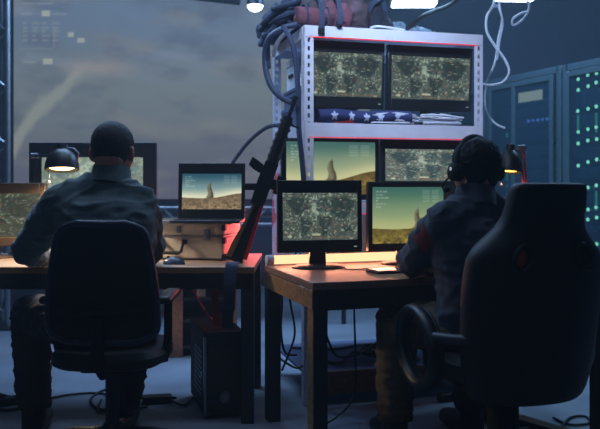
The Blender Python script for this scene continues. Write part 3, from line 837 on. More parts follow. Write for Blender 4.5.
MB().box((-pw / 2 - 0.004, 0.07, 0.2), (0.006, 0.02, 0.03)).build('side_latch', 'steel', t, 0.002)
for x in (-0.075, 0.075):
    for y in (0.05, 0.39): MB().span(x - 0.015, x + 0.015, y - 0.02, y + 0.02, 0, 0.016).build('foot', 'matte_black', t)
for x in (-0.05, 0, 0.05): MB().box((x, -0.004, 0.03), (0.03, 0.006, 0.012)).build('port_cover', 'dark_steel', t)

# ------------------------------------------------------------------ little cabinet seen under the desk
t = thing('side_cabinet', 'small brown wooden shelf cabinet standing on the floor behind the left desk', 'cabinet', (-0.735, 4.90, 0), R(10))
MB().span(-0.13, -0.02, 0.0, 0.35, 0, 0.50).build('side_panel', 'cabinet_board', t, 0.003)
MB().span(0.30, 0.33, 0.0, 0.35, 0, 0.50).build('side_panel', 'cabinet_board', t, 0.003)
MB().span(-0.14, 0.34, -0.005, 0.36, 0.501, 0.53).build('top_panel', 'cabinet_wood', t, 0.003)
for z in (0.05, 0.22, 0.36): MB().span(-0.019, 0.299, 0.01, 0.34, z, z + 0.02).build('shelf', 'desk_edge', t, 0.002)
MB().span(-0.019, 0.299, 0.341, 0.35, 0.02, 0.50).build('back_panel', 'desk_edge', t)
b = tag(MB().span(-0.03, 0.03, -0.05, 0.05, 0, 0.09).build('small_box', 'key_beige', None, 0.004), 'small pale box inside the brown shelf cabinet', 'box')
b.location = (-0.655, 5.02, 0.381); b.rotation_euler = (0, 0, R(10))

# ------------------------------------------------------------------ office chair (left)
CX, CY = -0.745, 3.02
def star_base(t, r=0.30, z0=0.06, zc=0.12, material='black_plastic', rot=0.3, casters=True):
    for k in range(5):
        a = rot + 2 * pi * k / 5; dx, dy = math.cos(a), math.sin(a)
        l = MB().tube([(0.02 * dx, 0.02 * dy, zc), (r * 0.5 * dx, r * 0.5 * dy, zc - 0.01), (r * dx, r * dy, z0 + 0.02)], [0.03, 0.026, 0.018], 10).build('base_leg', material, t)
        c = MB()
        T = Matrix.Translation((r * dx, r * dy, 0.03)) @ Matrix.Rotation(a + 0.6, 4, 'Z')
        for s in (-1, 1): c.cone((s * 0.008, 0, 0), (s * 0.026, 0, 0), 0.029, n=16, T=T)
        c.cone((0, 0, 0), (0, 0, 0.045), 0.008, n=8, T=T)
        c.build('caster', 'matte_black', l)
    MB().lathe([(0.045, zc - 0.035), (0.05, zc), (0.045, zc + 0.03), (0.03, zc + 0.05)], 20).build('hub', material, t)

t = thing('office_chair', 'black mesh office chair under the man at the left desk', 'chair', (CX, CY, 0), 0)
star_base(t, 0.31)
MB().cone((0, 0, 0.14), (0, 0, 0.40), 0.028, 0.028, 16).build('gas_column', 'dark_steel', t)
MB().span(-0.1, 0.1, -0.1, 0.12, 0.385, 0.415).build('tilt_mechanism', 'matte_black', t, 0.006)
m = MB(); o_ = []
for i in range(24):
    a = 2 * pi * i / 24; cx, sy = math.cos(a), math.sin(a)
    o_.append((0.222 * math.copysign(abs(cx) ** 0.6, cx), 0.235 * math.copysign(abs(sy) ** 0.6, sy) + 0.03))
vs = [(x * k, y * k, z) for z, k in ((0.412, 0.9), (0.425, 1.0), (0.455, 1.0), (0.475, 0.92)) for x, y in o_]
fs = [(24 * j + i, 24 * j + (i + 1) % 24, 24 * j + 24 + (i + 1) % 24, 24 * j + 24 + i) for j in range(3) for i in range(24)] + [tuple(range(24))[::-1], tuple(range(72, 96))]
m.add(vs, fs); m.build('seat', 'chair_leather', t)
# backrest frame: rounded loop with a mesh panel, leaning back a little
def backp(u, w, off=0.0):
    z = 0.52 + 0.445 * w
    half = 0.205 - 0.045 * w + 0.014 * math.sin(pi * min(1, w * 1.1)) - (0.05 * max(0, (w - 0.9) / 0.1) ** 2 if w > 0.9 else 0) - (0.05 * ((0.12 - w) / 0.12) ** 2 if w < 0.12 else 0)
    return Vector((u * half, -0.185 - 0.03 * w + 0.045 * u * u + off, z))
loop = [backp(-1, w) for w in np.linspace(0.05, 0.95, 12)] + [backp(u, 1.0) for u in np.linspace(-0.82, 0.82, 9)] + [backp(1, w) for w in np.linspace(0.95, 0.05, 12)] + [backp(u, 0.0) for u in np.linspace(0.82, -0.82, 9)]
MB().tube(spline(loop, 2, True), 0.015, 10, True).build('back_frame', 'navy_plastic', t)
nx, nz = 14, 14
vs = [backp(-0.98 + 1.96 * i / nx, 0.01 + 0.98 * j / nz, dy) for dy in (-0.004, 0.006) for j in range(nz + 1) for i in range(nx + 1)]
N = (nx + 1) * (nz + 1); fs = []
for k in (0, 1):
    fs += [(k * N + j * (nx + 1) + i, k * N + j * (nx + 1) + i + 1, k * N + (j + 1) * (nx + 1) + i + 1, k * N + (j + 1) * (nx + 1) + i) for j in range(nz) for i in range(nx)]
ring = [i for i in range(nx + 1)] + [(j) * (nx + 1) + nx for j in range(1, nz + 1)] + [nz * (nx + 1) + i for i in range(nx - 1, -1, -1)] + [j * (nx + 1) for j in range(nz - 1, 0, -1)]
fs += [(ring[q], ring[(q + 1) % len(ring)], N + ring[(q + 1) % len(ring)], N + ring[q]) for q in range(len(ring))]
MB().add(vs, fs).build('back_panel', 'chair_mesh', t)
MB().tube([(-0.0, 0.02, 0.40), (0, -0.15, 0.41), (0, -0.225, 0.47), (0, -0.228, 0.62)], 0.024, 10, squash=1.6).build('back_bracket', 'matte_black', t)
MB().tube([backp(-0.9, 0.28, -0.02), backp(0, 0.25, -0.03), backp(0.9, 0.28, -0.02)], 0.016, 8).build('lumbar_bar', 'matte_black', t)
for s in (-1, 1):
    ar = 0.222
    a = MB().tube([(s * 0.15, 0.02, 0.405), (s * (ar - 0.015), 0.0, 0.42), (s * ar, -0.01, 0.5), (s * ar, 0.0, 0.655)], 0.017, 10).build('armrest_support', 'matte_black', t)
    MB().span(s * ar - 0.03, s * ar + 0.03, -0.13, 0.13, 0.655, 0.685).build('armrest_pad', 'black_plastic', a, 0.012)

# ------------------------------------------------------------------ gaming chair (right)
GC = Vector((0.775, 2.90, 0)); GRz = R(17)
t = thing('gaming_chair', 'tall black gaming chair with winged back under the man with the headset', 'chair', GC, GRz)
star_base(t, 0.33, rot=0.72)
MB().cone((0, 0, 0.14), (0, 0, 0.37), 0.03, 0.03, 16).build('gas_column', 'dark_steel', t)
MB().lathe([(0.062, 0.15), (0.058, 0.26), (0.05, 0.33)], 20).build('column_cover', 'matte_black', t)
MB().span(-0.12, 0.12, -0.14, 0.14, 0.345, 0.385).build('tilt_mechanism', 'matte_black', t, 0.008)
vs = [(x * k * 1.16, y * k * 1.08, z) for z, k in ((0.382, 0.86), (0.40, 1.0), (0.46, 1.02), (0.482, 0.93)) for x, y in o_]
fs = [(24 * j + i, 24 * j + (i + 1) % 24, 24 * j + 24 + (i + 1) % 24, 24 * j + 24 + i) for j in range(3) for i in range(24)] + [tuple(range(24))[::-1], tuple(range(72, 96))]
MB().add(vs, fs).build('seat', 'chair_leather', t)
prof = [(0.335, 0.215), (0.37, 0.24), (0.45, 0.262), (0.55, 0.272), (0.66, 0.278), (0.74, 0.278), (0.80, 0.274), (0.855, 0.268), (0.88, 0.258), (0.915, 0.218), (0.95, 0.178), (0.99, 0.156), (1.03, 0.150), (1.08, 0.146), (1.105, 0.143), (1.118, 0.130)]
def ghalf(z): return float(np.interp(z, [p[0] for p in prof], [p[1] for p in prof]))
zsamp = list(np.linspace(0.335, 1.06, 22)) + [1.085, 1.105, 1.118]
us = list(np.linspace(-1, 1, 17))
def gback(u, z, front):
    h = ghalf(z); k = (z - 0.335) / 0.78
    y = -0.245 - 0.085 * k
    wing = 0.07 * abs(u) ** 3 * (1.0 if z < 0.92 else max(0.25, 1 - (z - 0.92) * 6))
    thick = 0.10 * (1 - 0.35 * abs(u) ** 4) * (1.0 if 0.37 < z < 1.09 else 0.7)
    return Vector((u * h, y + wing - 0.025 * (1 - u * u) + (thick if front else 0), z))
nu = len(us); nzs = len(zsamp); N = nu * nzs
vs = [gback(u, z, f_) for f_ in (0, 1) for z in zsamp for u in us]
fs = []
for k in (0, 1):
    fs += [(k * N + j * nu + i, k * N + j * nu + i + 1, k * N + (j + 1) * nu + i + 1, k * N + (j + 1) * nu + i) for j in range(nzs - 1) for i in range(nu - 1)]
ring = [i for i in range(nu)] + [j * nu + nu - 1 for j in range(1, nzs)] + [(nzs - 1) * nu + i for i in range(nu - 2, -1, -1)] + [j * nu for j in range(nzs - 2, 0, -1)]
fs += [(ring[q], ring[(q + 1) % len(ring)], N + ring[(q + 1) % len(ring)], N + ring[q]) for q in range(len(ring))]
MB().add(vs, fs).build('backrest', 'chair_leather', t, sub=1)
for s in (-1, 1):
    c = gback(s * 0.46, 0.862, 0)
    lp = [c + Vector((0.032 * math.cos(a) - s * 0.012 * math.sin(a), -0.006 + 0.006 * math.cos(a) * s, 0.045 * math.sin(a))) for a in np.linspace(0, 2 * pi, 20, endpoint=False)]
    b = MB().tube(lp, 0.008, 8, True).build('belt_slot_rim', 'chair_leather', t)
    MB().ball(c + Vector((0, 0.006, 0)), (0.026, 0.012, 0.038)).build('belt_slot', 'red_cloth_and_light' if s < 0 else 'chair_mesh', b)  # left slot coloured red for the red light seen in it
# loop armrests
for s in (-1, 1):
    lp = [Vector((s * (0.325 + 0.0 * a), 0.07 + 0.145 * math.cos(a), 0.50 + 0.135 * math.sin(a) + (0.02 * math.cos(a)))) for a in np.linspace(0, 2 * pi, 32, endpoint=False)]
    r_ = MB().tube(lp, 0.028, 12, True, squash=0.8).build('armrest_loop', 'black_plastic', t)
    MB().tube([v + Vector((-s * 0.022, 0, 0)) for v in lp], 0.016, 8, True).build('loop_padding', 'navy_plastic', r_)
    MB().tube([(s * 0.32, 0.0, 0.385), (s * 0.24, -0.05, 0.375), (s * 0.10, -0.06, 0.37)], 0.026, 10, squash=0.7).build('lower_bracket', 'navy_plastic', r_)
    MB().tube([(s * 0.32, -0.06, 0.56), (s * 0.29, -0.14, 0.565), (s * 0.24, -0.20, 0.57)], 0.02, 10).build('rear_bracket', 'navy_plastic', r_)

# ------------------------------------------------------------------ people
def remesh(mb, voxel, smooth_it=4, disp=None):
    me = bpy.data.meshes.new('tmp'); me.from_pydata([tuple(v) for v in mb.v], [], mb.f)
    bm = bmesh.new(); bm.from_mesh(me); bmesh.ops.recalc_face_normals(bm, faces=bm.faces); bm.to_mesh(me); bm.free()
    o = bpy.data.objects.new('tmp', me); C.objects.link(o)
    r = o.modifiers.new('r', 'REMESH'); r.mode = 'VOXEL'; r.voxel_size = voxel
    if smooth_it:
        s = o.modifiers.new('s', 'SMOOTH'); s.factor = 0.5; s.iterations = smooth_it
    dg = bpy.context.evaluated_depsgraph_get()
    out = bpy.data.meshes.new_from_object(o.evaluated_get(dg))
    bpy.data.objects.remove(o); bpy.data.meshes.remove(me)
    if disp is not None:
        nrm = [v.normal.copy() for v in out.vertices]
        for v, n in zip(out.vertices, nrm): v.co = v.co + n * disp(v.co)
    out.materials.clear()
    return out

def place(name, me, material, root, parent=None):
    me.transform(Matrix.Translation(-root.location))
    return link(name, me, material, parent or root, smooth=True, sub=0, angle=180)

def hand(mb, wrist, d, right, spread=1.0):
    """palm facing down, fingers slightly curled; right: vector towards the thumb side"""
    wrist = Vector(wrist); d = Vector(d).normalized(); th = Vector(right); th = (th - d * th.dot(d)).normalized()
    up = th.cross(d); up = up if up.z > 0 else -up
    lens = [0.070, 0.080, 0.074, 0.058]
    for i in range(4):
        off = (1.5 - i) * 0.0205
        k = wrist + d * (0.088 - 0.004 * abs(i - 1)) + th * off
        mb.limb([wrist + th * off * 0.55, wrist + d * 0.045 + th * off * 0.85, k], [0.016, 0.0135, 0.0108], n=12)
        fd = (d + th * (1.5 - i) * 0.07 * spread).normalized()
        L = lens[i]
        p1 = k + fd * L * 0.45 + up * 0.002; p2 = p1 + (fd - up * 0.45).normalized() * L * 0.32; p3 = p2 + (fd - up * 0.75).normalized() * L * 0.26
        mb.limb([k - d * 0.012, k, p1, p2, p3], [0.0095, 0.0092, 0.0083, 0.0076, 0.0066], n=12)
    b = wrist + d * 0.022 + th * 0.024
    p1 = b + (d * 0.6 + th * 0.75).normalized() * 0.036; p2 = p1 + (d * 0.9 + th * 0.3 - up * 0.15).normalized() * 0.03; p3 = p2 + (d - up * 0.2).normalized() * 0.022
    mb.limb([b - th * 0.01, b, p1, p2, p3], [0.015, 0.014, 0.0105, 0.0092, 0.0075], n=12)

def head_parts(c, yaw, pitch, hs=1.0):
    T = Matrix.Translation(Vector(c)) @ Matrix.Rotation(yaw, 4, 'Z') @ Matrix.Rotation(pitch, 4, 'X') @ Matrix.Scale(hs, 4)
    m = MB()
    m.ball((0, -0.012, 0.032), (0.077, 0.094, 0.083), T, 24, 16)
    m.ball((0, 0.035, -0.025), (0.062, 0.064, 0.082), T, 24, 16)
    m.ball((0, 0.058, -0.078), (0.042, 0.038, 0.034), T)
    m.ball((0, -0.035, -0.03), (0.062, 0.06, 0.06), T)
    m.ball((0, 0.088, 0.026), (0.05, 0.014, 0.014), T)                    # brow
    m.add([], [])
    P = lambda x, y, z: T @ Vector((x, y, z))
    m.limb([P(0, 0.094, 0.012), P(0, 0.112, -0.022), P(0, 0.108, -0.032)], [0.008, 0.012, 0.012], n=10)
    for s in (-1, 1):
        m.ball((s * 0.012, 0.102, -0.033), (0.008, 0.009, 0.007), T)
        m.ball((s * 0.038, 0.072, -0.022), (0.022, 0.018, 0.02), T)
        Te = T @ Matrix.Translation((s * 0.080, -0.012, -0.008)) @ Matrix.Rotation(s * R(22), 4, 'Z') @ Matrix.Rotation(R(-10), 4, 'X')
        m.ball((0, 0, 0.004), (0.008, 0.020, 0.032), Te, 16, 12)
        m.ball((s * -0.006, 0.006, -0.016), (0.010, 0.012, 0.016), Te, 12, 10)
    return m, T

def hair_mesh(T, grow, seed, nape=-0.055, top=0.0, front=0.07, wave=0.004):
    nu, nv = 72, 48; vs = []; keep = {}
    idx = 0; rows = []
    for j in range(nv + 1):
        t_ = pi * j / nv; row = []
        for i in range(nu):
            a = 2 * pi * i / nu
            x, y, z = math.sin(t_) * math.cos(a), math.sin(t_) * math.sin(a), math.cos(t_)
            p = Vector((0.077 * x, -0.012 + 0.094 * y, 0.030 + 0.083 * z))
            if p.z < 0.0 and p.y < 0.03:     # follow the back of the skull downwards to the nape
                k = -p.z; p = Vector((p.x * (1 + 0.5 * k / 0.06 * 0.3), p.y * 1.0, p.z * 1.75))
            n = Vector((x, y, z * 0.7)).normalized()
            s = mnoise.noise(Vector((x * 7 + seed, y * 7, z * 4))) * wave + mnoise.noise(Vector((x * 26 + seed, y * 26, z * 9))) * wave * 0.7
            q = p + n * (grow + s + top * max(0, z))
            row.append((q, p))
        rows.append(row)
    def line(p):
        # hairline height by angle: forehead in front, temple, then down behind the ear to the nape
        if p.y > 0.045: return front
        if p.y > 0.012: return front - (0.045 - p.y) / 0.033 * (front + 0.005)
        if p.y > -0.035: return 0.022 if abs(p.x) > 0.06 else 0.0
        return nape
    m = MB(); nid = {}
    for shell in (0, 1):
        for j in range(nv + 1):
            for i in range(nu):
                q, p = rows[j][i]
                m.v.append(T @ (q if shell == 0 else p * 0.96)); nid[(shell, j, i)] = len(m.v) - 1
    ok = lambda j, i: all(rows[a][b % nu][1].z > line(rows[a][b % nu][1]) - 0.001 for a, b in ((j, i), (j + 1, i), (j + 1, i + 1), (j, i + 1)))
    F = {(j, i) for j in range(nv) for i in range(nu) if ok(j, i)}
    for j, i in F:
        a, b, c, d = (j, i), (j + 1, i), (j + 1, (i + 1) % nu), (j, (i + 1) % nu)
        m.f.append(tuple(nid[(0,) + k] for k in (a, b, c, d))); m.f.append(tuple(nid[(1,) + k] for k in (d, c, b, a)))
        for (nj, ni), (p, q) in (((j, (i - 1) % nu), (a, b)), ((j + 1, i), (b, c)), ((j, (i + 1) % nu), (c, d)), ((j - 1, i), (d, a))):
            if (nj, ni) not in F and 0 <= nj < nv:
                m.f.append((nid[(0,) + p], nid[(0,) + q], nid[(1,) + q], nid[(1,) + p]))
    me = bpy.data.meshes.new('hair'); me.from_pydata([tuple(v) for v in m.v], [], m.f)
    bm = bmesh.new(); bm.from_mesh(me)
    bmesh.ops.delete(bm, geom=[v for v in bm.verts if not v.link_faces], context='VERTS')
    bmesh.ops.remove_doubles(bm, verts=bm.verts, dist=0.0002)
    bmesh.ops.recalc_face_normals(bm, faces=bm.faces); bm.to_mesh(me); bm.free()
    return me

def wrinkle(scale, amp, stretch=(1, 1, 2.6), seed=0.0):
    def f(p):
        q = Vector((p.x * stretch[0], p.y * stretch[1], p.z * stretch[2])) * scale + Vector((seed, seed * 2, 0))
        q = q + 0.5 * mnoise.noise_vector(q * 0.5)
        a = 1 - abs(mnoise.noise(q)) * 2
        return amp * (0.9 * a * a * a - 0.25) + amp * 0.6 * mnoise.noise(q * 2.3)
    return f

def person(name, label, J, shirt_m, trouser_m, head, yaw, pitch, hairargs, root_xy, belly=1.0, patch=False, hair_m='hair_dark', hs=1.0, drop=0.0):
    root = thing(name, label, 'person', (root_xy[0], root_xy[1], 0))
    V = {k: Vector(v) for k, v in J.items()}
    # body, one continuous surface
    m, T = head_parts(head, yaw, pitch, hs)
    hd = Vector(head)
    m.limb([V['neck'], hd + Vector((0, 0, -0.06)) + (T.to_3x3() @ Vector((0, -0.025, 0)))], [0.062, 0.056])
    m.limb([V['pelvis'], V['waist'], V['chest'], V['neck']], [0.11, 0.10, 0.10, 0.058])
    for s in 'LR':
        m.limb([V['chest'], V['sh' + s]], [0.08, 0.055])
        m.limb([V['sh' + s], V['el' + s], V['wr' + s]], [0.058, 0.042, 0.027])
        m.limb([V['pelvis'], V['hip' + s], V['kn' + s], V['an' + s]], [0.11, 0.088, 0.058, 0.042])
        m.limb([V['an' + s], V['toe' + s]], [0.04, 0.03])
        d = V['hd' + s] - V['wr' + s]
        th = Vector((1, 0.0, 0)) if s == 'L' else Vector((-1, 0.0, 0))
        hand(m, V['wr' + s], d, th)
    body = remesh(m, 0.0045, 3)
    b = place('body', body, 'skin', root)
    for s in (-1, 1):
        e = MB().ball((s * 0.031, 0.083, 0.006), 0.0125, T, 16, 12).build('eye', 'eye_white', b, origin=root.location)
        MB().ball((s * 0.031, 0.0925, 0.006), (0.0062, 0.0035, 0.0062), T, 14, 10).build('iris', 'eye_iris', e, origin=root.location)
        MB().tube([T @ Vector((s * 0.014, 0.101, 0.024)), T @ Vector((s * 0.032, 0.098, 0.031)), T @ Vector((s * 0.05, 0.084, 0.026))], 0.0035, 8).build('eyebrow', 'hair_dark', b, origin=root.location)
    MB().ball((0, 0.094, -0.052), (0.022, 0.007, 0.004), T).ball((0, 0.093, -0.060), (0.019, 0.008, 0.005), T).build('mouth', 'lip', b, origin=root.location)
    hm = hair_mesh(T, *hairargs)
    place('hair', hm, hair_m, root)
    # shirt
    m = MB()
    fw = (V['shR'] - V['shL']).normalized()
    m.limb([V['pelvis'] + Vector((0, 0, 0.02)), V['waist'], V['chest']], [0.125 * belly, 0.128 * belly, 0.135])
    for s in 'LR':
        side = -fw if s == 'L' else fw
        m.limb([V['pelvis'] + side * 0.06 + Vector((0, 0, 0.03)), V['waist'] + side * 0.055, V['chest'] + side * 0.075, V['sh' + s] - side * 0.025], [0.122, 0.118, 0.126, 0.085])
        m.limb([V['neck'] + Vector((0, 0, -0.035)), V['sh' + s]], [0.082, 0.082])
        m.limb([V['sh' + s], V['sh' + s].lerp(V['el' + s], 0.5), V['el' + s]], [0.085, 0.080, 0.068])
        m.limb([V['el' + s], V['el' + s].lerp(V['wr' + s], 0.9)], [0.066, 0.046], True)
    m.limb([V['chest'], V['neck'] + Vector((0, 0, -0.03))], [0.13, 0.078])
    sh = remesh(m, 0.009, 5, wrinkle(8, 0.011, (0.9, 0.9, 1.9), seed=3 + root_xy[0]))
    so = place('shirt', sh, shirt_m, root)
    nk = V['neck'].lerp(hd + Vector((0, 0, -0.06)), 0.3) - Vector((0, 0, 0.012 + drop))
    up = (hd + Vector((0, 0, -0.02)) - V['neck']).normalized(); x, y, z = frame_along(up)
    cp = []
    for i in range(28):
        a = 2 * pi * i / 28
        cp.append(nk + x * 0.078 * math.cos(a) + y * 0.082 * math.sin(a) + up * (0.004 * math.sin(2 * a)))
    cl = MB()
    n = 28
    for k, (r, h) in enumerate(((0.086, -0.045), (0.076, 0.034), (0.072, 0.040), (0.069, 0.032), (0.070, -0.04))):
        cl.v += [nk + x * r * 1.02 * math.cos(2 * pi * i / n) + y * r * 1.12 * math.sin(2 * pi * i / n) + up * h for i in range(n)]
    for k in range(4): cl.f += [(k * n + i, k * n + (i + 1) % n, (k + 1) * n + (i + 1) % n, (k + 1) * n + i) for i in range(n)]
    cl.f += [(4 * n + i, 4 * n + (i + 1) % n, (i + 1) % n, i) for i in range(n)]
    cl.build('collar', shirt_m, so, origin=root.location)
    for s in 'LR':
        p, q = V['el' + s].lerp(V['wr' + s], 0.86), V['el' + s].lerp(V['wr' + s], 0.96)
        MB().cone(p, q, 0.047, 0.044, 20).build('cuff', shirt_m, so, 0.004, origin=root.location)
    if patch:
        a = V['shL'].lerp(V['elL'], 0.30); d = (V['elL'] - V['shL']).normalized()
        out = Vector((-0.55, -0.8, 0.15)); out = (out - d * out.dot(d)).normalized(); w_ = d.cross(out)
        pm = MB(); nn = 8
        pts = [(u, v) for v in np.linspace(-0.04, 0.04, nn) for u in np.linspace(-0.6, 0.6, nn)]
        for sft in (0.083, 0.079):
            pm.v += [a + d * v + (out * math.cos(u) + w_ * math.sin(u)) * (sft) for u, v in pts]
        for k in (0, 1): pm.f += [(k * 64 + j * nn + i, k * 64 + j * nn + i + 1, k * 64 + (j + 1) * nn + i + 1, k * 64 + (j + 1) * nn + i) for j in range(nn - 1) for i in range(nn - 1)]
        tag(pm.build('sleeve_patch', 'patch_red', so, origin=root.location), 'dull red patch on the sleeve')
    # trousers and boots
    m = MB()
    m.limb([V['pelvis'], V['waist'] - Vector((0, 0, 0.06))], [0.135, 0.122])
    for s in 'LR':
        m.limb([V['pelvis'], V['hip' + s]], [0.13, 0.108])
        m.limb([V['hip' + s], V['hip' + s].lerp(V['kn' + s], 0.6), V['kn' + s]], [0.110, 0.098, 0.088])
        m.limb([V['kn' + s], V['kn' + s].lerp(V['an' + s], 0.45), V['an' + s] + Vector((0, 0, 0.035))], [0.088, 0.084, 0.072], True)
    tr = remesh(m, 0.010, 5, wrinkle(9, 0.009, (1, 1, 2.2), seed=8 + root_xy[1]))
    place('trousers', tr, trouser_m, root)
    for s in 'LR':
        m = MB(); a, t_ = V['an' + s], V['toe' + s]
        d = (t_ - a); d.z = 0; d.normalize()
        base = Vector((a.x, a.y, 0))
        m.limb([a + Vector((0, 0, 0.10)), a + Vector((0, 0, 0.0)), base + Vector((0, 0, 0.05)) - d * 0.02], [0.056, 0.055, 0.05])
        m.limb([base + Vector((0, 0, 0.06)), base + d * 0.12 + Vector((0, 0, 0.05)), base + d * 0.2 + Vector((0, 0, 0.04))], [0.055, 0.048, 0.038])
        m.v = [Vector((v.x, v.y, max(v.z, 0.004))) for v in m.v]
        bt = remesh(m, 0.009, 3)
        place('boot', bt, 'boot_leather', root)
    return root, T

J1 = dict(pelvis=(-0.77, 3.05, 0.565), waist=(-0.775, 3.06, 0.72), chest=(-0.785, 3.11, 0.95), neck=(-0.79, 3.165, 1.135),
          shL=(-0.985, 3.14, 1.035), elL=(-1.20, 3.34, 0.825), wrL=(-1.215, 3.60, 0.775), hdL=(-1.20, 3.70, 0.768),
          shR=(-0.672, 3.14, 1.03), elR=(-0.665, 3.36, 0.83), wrR=(-0.70, 3.58, 0.775), hdR=(-0.75, 3.68, 0.768),
          hipL=(-0.87, 3.06, 0.545), knL=(-1.19, 3.36, 0.54), anL=(-1.175, 3.36, 0.09), toeL=(-1.19, 3.54, 0.05),
          hipR=(-0.68, 3.06, 0.545), knR=(-0.73, 3.47, 0.535), anR=(-0.79, 3.38, 0.09), toeR=(-0.79, 3.56, 0.05))
person('person', 'man with short dark hair and grey-green shirt seated at the left desk', J1, 'uniform_shirt', 'dark_trousers',
       (-0.785, 3.195, 1.247), R(-4), R(-6), (0.004, 1.0, -0.10, 0.004, 0.07, 0.0012), (-0.77, 3.05), hair_m='hair_brown', hs=1.07, drop=-0.006)
J2 = dict(pelvis=(0.70, 2.95, 0.565), waist=(0.70, 2.95, 0.69), chest=(0.70, 2.98, 0.88), neck=(0.695, 3.01, 1.055),
          shL=(0.565, 2.935, 0.965), elL=(0.465, 3.10, 0.80), wrL=(0.585, 3.255, 0.775), hdL=(0.64, 3.32, 0.768),
          shR=(0.86, 3.05, 0.965), elR=(0.97, 3.21, 0.81), wrR=(0.80, 3.37, 0.775), hdR=(0.74, 3.42, 0.768),
          hipL=(0.61, 2.95, 0.545), knL=(0.405, 3.20, 0.535), anL=(0.40, 3.20, 0.09), toeL=(0.35, 3.37, 0.05),
          hipR=(0.79, 3.00, 0.545), knR=(0.73, 3.42, 0.535), anR=(0.75, 3.34, 0.09), toeR=(0.69, 3.50, 0.05))
p2, T2 = person('person', 'man with dark hair and a blue-grey shirt seated at the right desk, wearing a headset', J2, 'uniform_shirt_dark', 'khaki_trousers',
       (0.70, 3.04, 1.168), R(24), R(-4), (0.013, 5.0, -0.075, 0.006, 0.065, 0.006), (0.70, 2.95), patch=True)

# headset worn by the second man
t = thing('headset', 'black headset with a boom microphone on the head of the man at right', 'headset', T2.translation)
HT = Matrix.Translation(-T2.translation) @ T2
hb = [HT @ Vector((0.097 * math.cos(a), -0.012, 0.0 + 0.137 * math.sin(a))) for a in np.linspace(0.0, pi, 22)]
MB().tube(hb, 0.008, 10, squash=1.8).build('headband', 'matte_black', t)
for s in (-1, 1):
    Tc = HT @ Matrix.Translation((s * 0.088, -0.008, -0.008)) @ Matrix.Rotation(s * R(90), 4, 'Y')
    c = MB().lathe([(0.030, 0.004), (0.036, 0.010), (0.036, 0.026), (0.026, 0.034), (0.01, 0.035)], 24, Tc).build('ear_cup', 'matte_black', t)
    MB().lathe([(0.034, -0.008), (0.038, 0.0), (0.036, 0.010)], 24, Tc).build('ear_pad', 'matte_black', c)
    if s < 0: MB().ball((-0.122, -0.008, 0.005), (0.003, 0.008, 0.008), HT).build('button', 'power_light', c)  # small glowing dot paints in the whitish highlight at the ear
MB().tube(spline([HT @ Vector((-0.118, 0.0, -0.02)), HT @ Vector((-0.118, 0.05, -0.05)), HT @ Vector((-0.095, 0.09, -0.065)), HT @ Vector((-0.06, 0.118, -0.068))], 6), 0.0035, 8).build('microphone_boom', 'matte_black', t)
MB().ball(HT @ Vector((-0.055, 0.12, -0.068)), (0.017, 0.014, 0.014)).build('microphone', 'matte_black', t)

# ------------------------------------------------------------------ gear on top of the rack
def blob(parts, voxel=0.012, amp=0.012, scale=14, seed=0.0, it=3):
    m = MB()
    for p in parts:
        m.ball(*p)
    return remesh(m, voxel, it, wrinkle(scale, amp, (1, 1, 1.5), seed))
def rack_thing(name, label, cat, a, b, z, group=None): return thing(name, label, cat, RK(a, b, z), RR, group)
zt = 1.911
def flatbot(me, z=0.0):
    for v in me.vertices: v.co.z = max(v.co.z, z)
    return me
t = rack_thing('backpack', 'bulky camouflage backpack with hanging straps on top of the rack', 'backpack', 0.22, 0.22, zt)
link('bag', flatbot(blob([((0, 0, 0.13), (0.19, 0.13, 0.16)), ((-0.09, -0.02, 0.09), (0.12, 0.14, 0.10)), ((0.10, -0.03, 0.09), (0.11, 0.13, 0.10)), ((0, 0.03, 0.28), (0.12, 0.09, 0.07))], seed=1.0)), 'camouflage', t, angle=180)
link('front_pocket', flatbot(blob([((-0.02, -0.125, 0.075), (0.10, 0.05, 0.075))], 0.009, 0.008, 18, 2.0)), 'canvas_rose_lit', t, angle=180)
def lstrap(pts, wid, material, parent, name='strap', wx=(1, 0, 0)):
    P = spline(pts, 6); vs = []; n = len(P)
    for i, p in enumerate(P):
        d = (P[min(i + 1, n - 1)] - P[max(i - 1, 0)]).normalized(); x = Vector(wx); x = (x - d * x.dot(d)).normalized(); y = d.cross(x)
        vs += [p + x * wid / 2 + y * .003, p - x * wid / 2 + y * .003, p - x * wid / 2 - y * .003, p + x * wid / 2 - y * .003]
    fs = [(4 * i + k, 4 * i + (k + 1) % 4, 4 * i + 4 + (k + 1) % 4, 4 * i + 4 + k) for i in range(n - 1) for k in range(4)] + [(3, 2, 1, 0), tuple(range(4 * n - 4, 4 * n))]
    return MB().add(vs, fs).build(name, material, parent)
for x, L in ((-0.135, -0.035), (-0.04, 0.004)):
    s_ = lstrap([(x, -0.10, 0.19), (x + .003, -0.19, 0.15), (x + .004, -0.236, 0.07), (x + .002, -0.242, 0.02), (x, -0.236, L)], 0.026, 'webbing', t)
    MB().box((x, -0.236, L + 0.006), (0.032, 0.012, 0.03)).build('buckle', 'matte_black', s_, 0.003)
t = rack_thing('canvas_bundle', 'blue canvas bundle behind the cable coil on top of the rack', 'bundle', 0.06, 0.52, zt)
link('bundle', flatbot(blob([((-0.02, 0, 0.09), (0.15, 0.13, 0.13)), ((0.04, 0.02, 0.2), (0.10, 0.1, 0.09)), ((-0.10, -0.03, 0.06), (0.10, 0.1, 0.08))], seed=15.0)), 'canvas_blue', t, angle=180)
lstrap([(-0.12, -0.10, 0.05), (-0.06, -0.145, 0.12), (0.02, -0.13, 0.18), (0.06, -0.08, 0.26)], 0.03, 'webbing', t, 'strap')
t = rack_thing('duffel_bag', 'dark duffel bag on top of the rack right of the camouflage backpack', 'bag', 0.425, 0.20, zt)
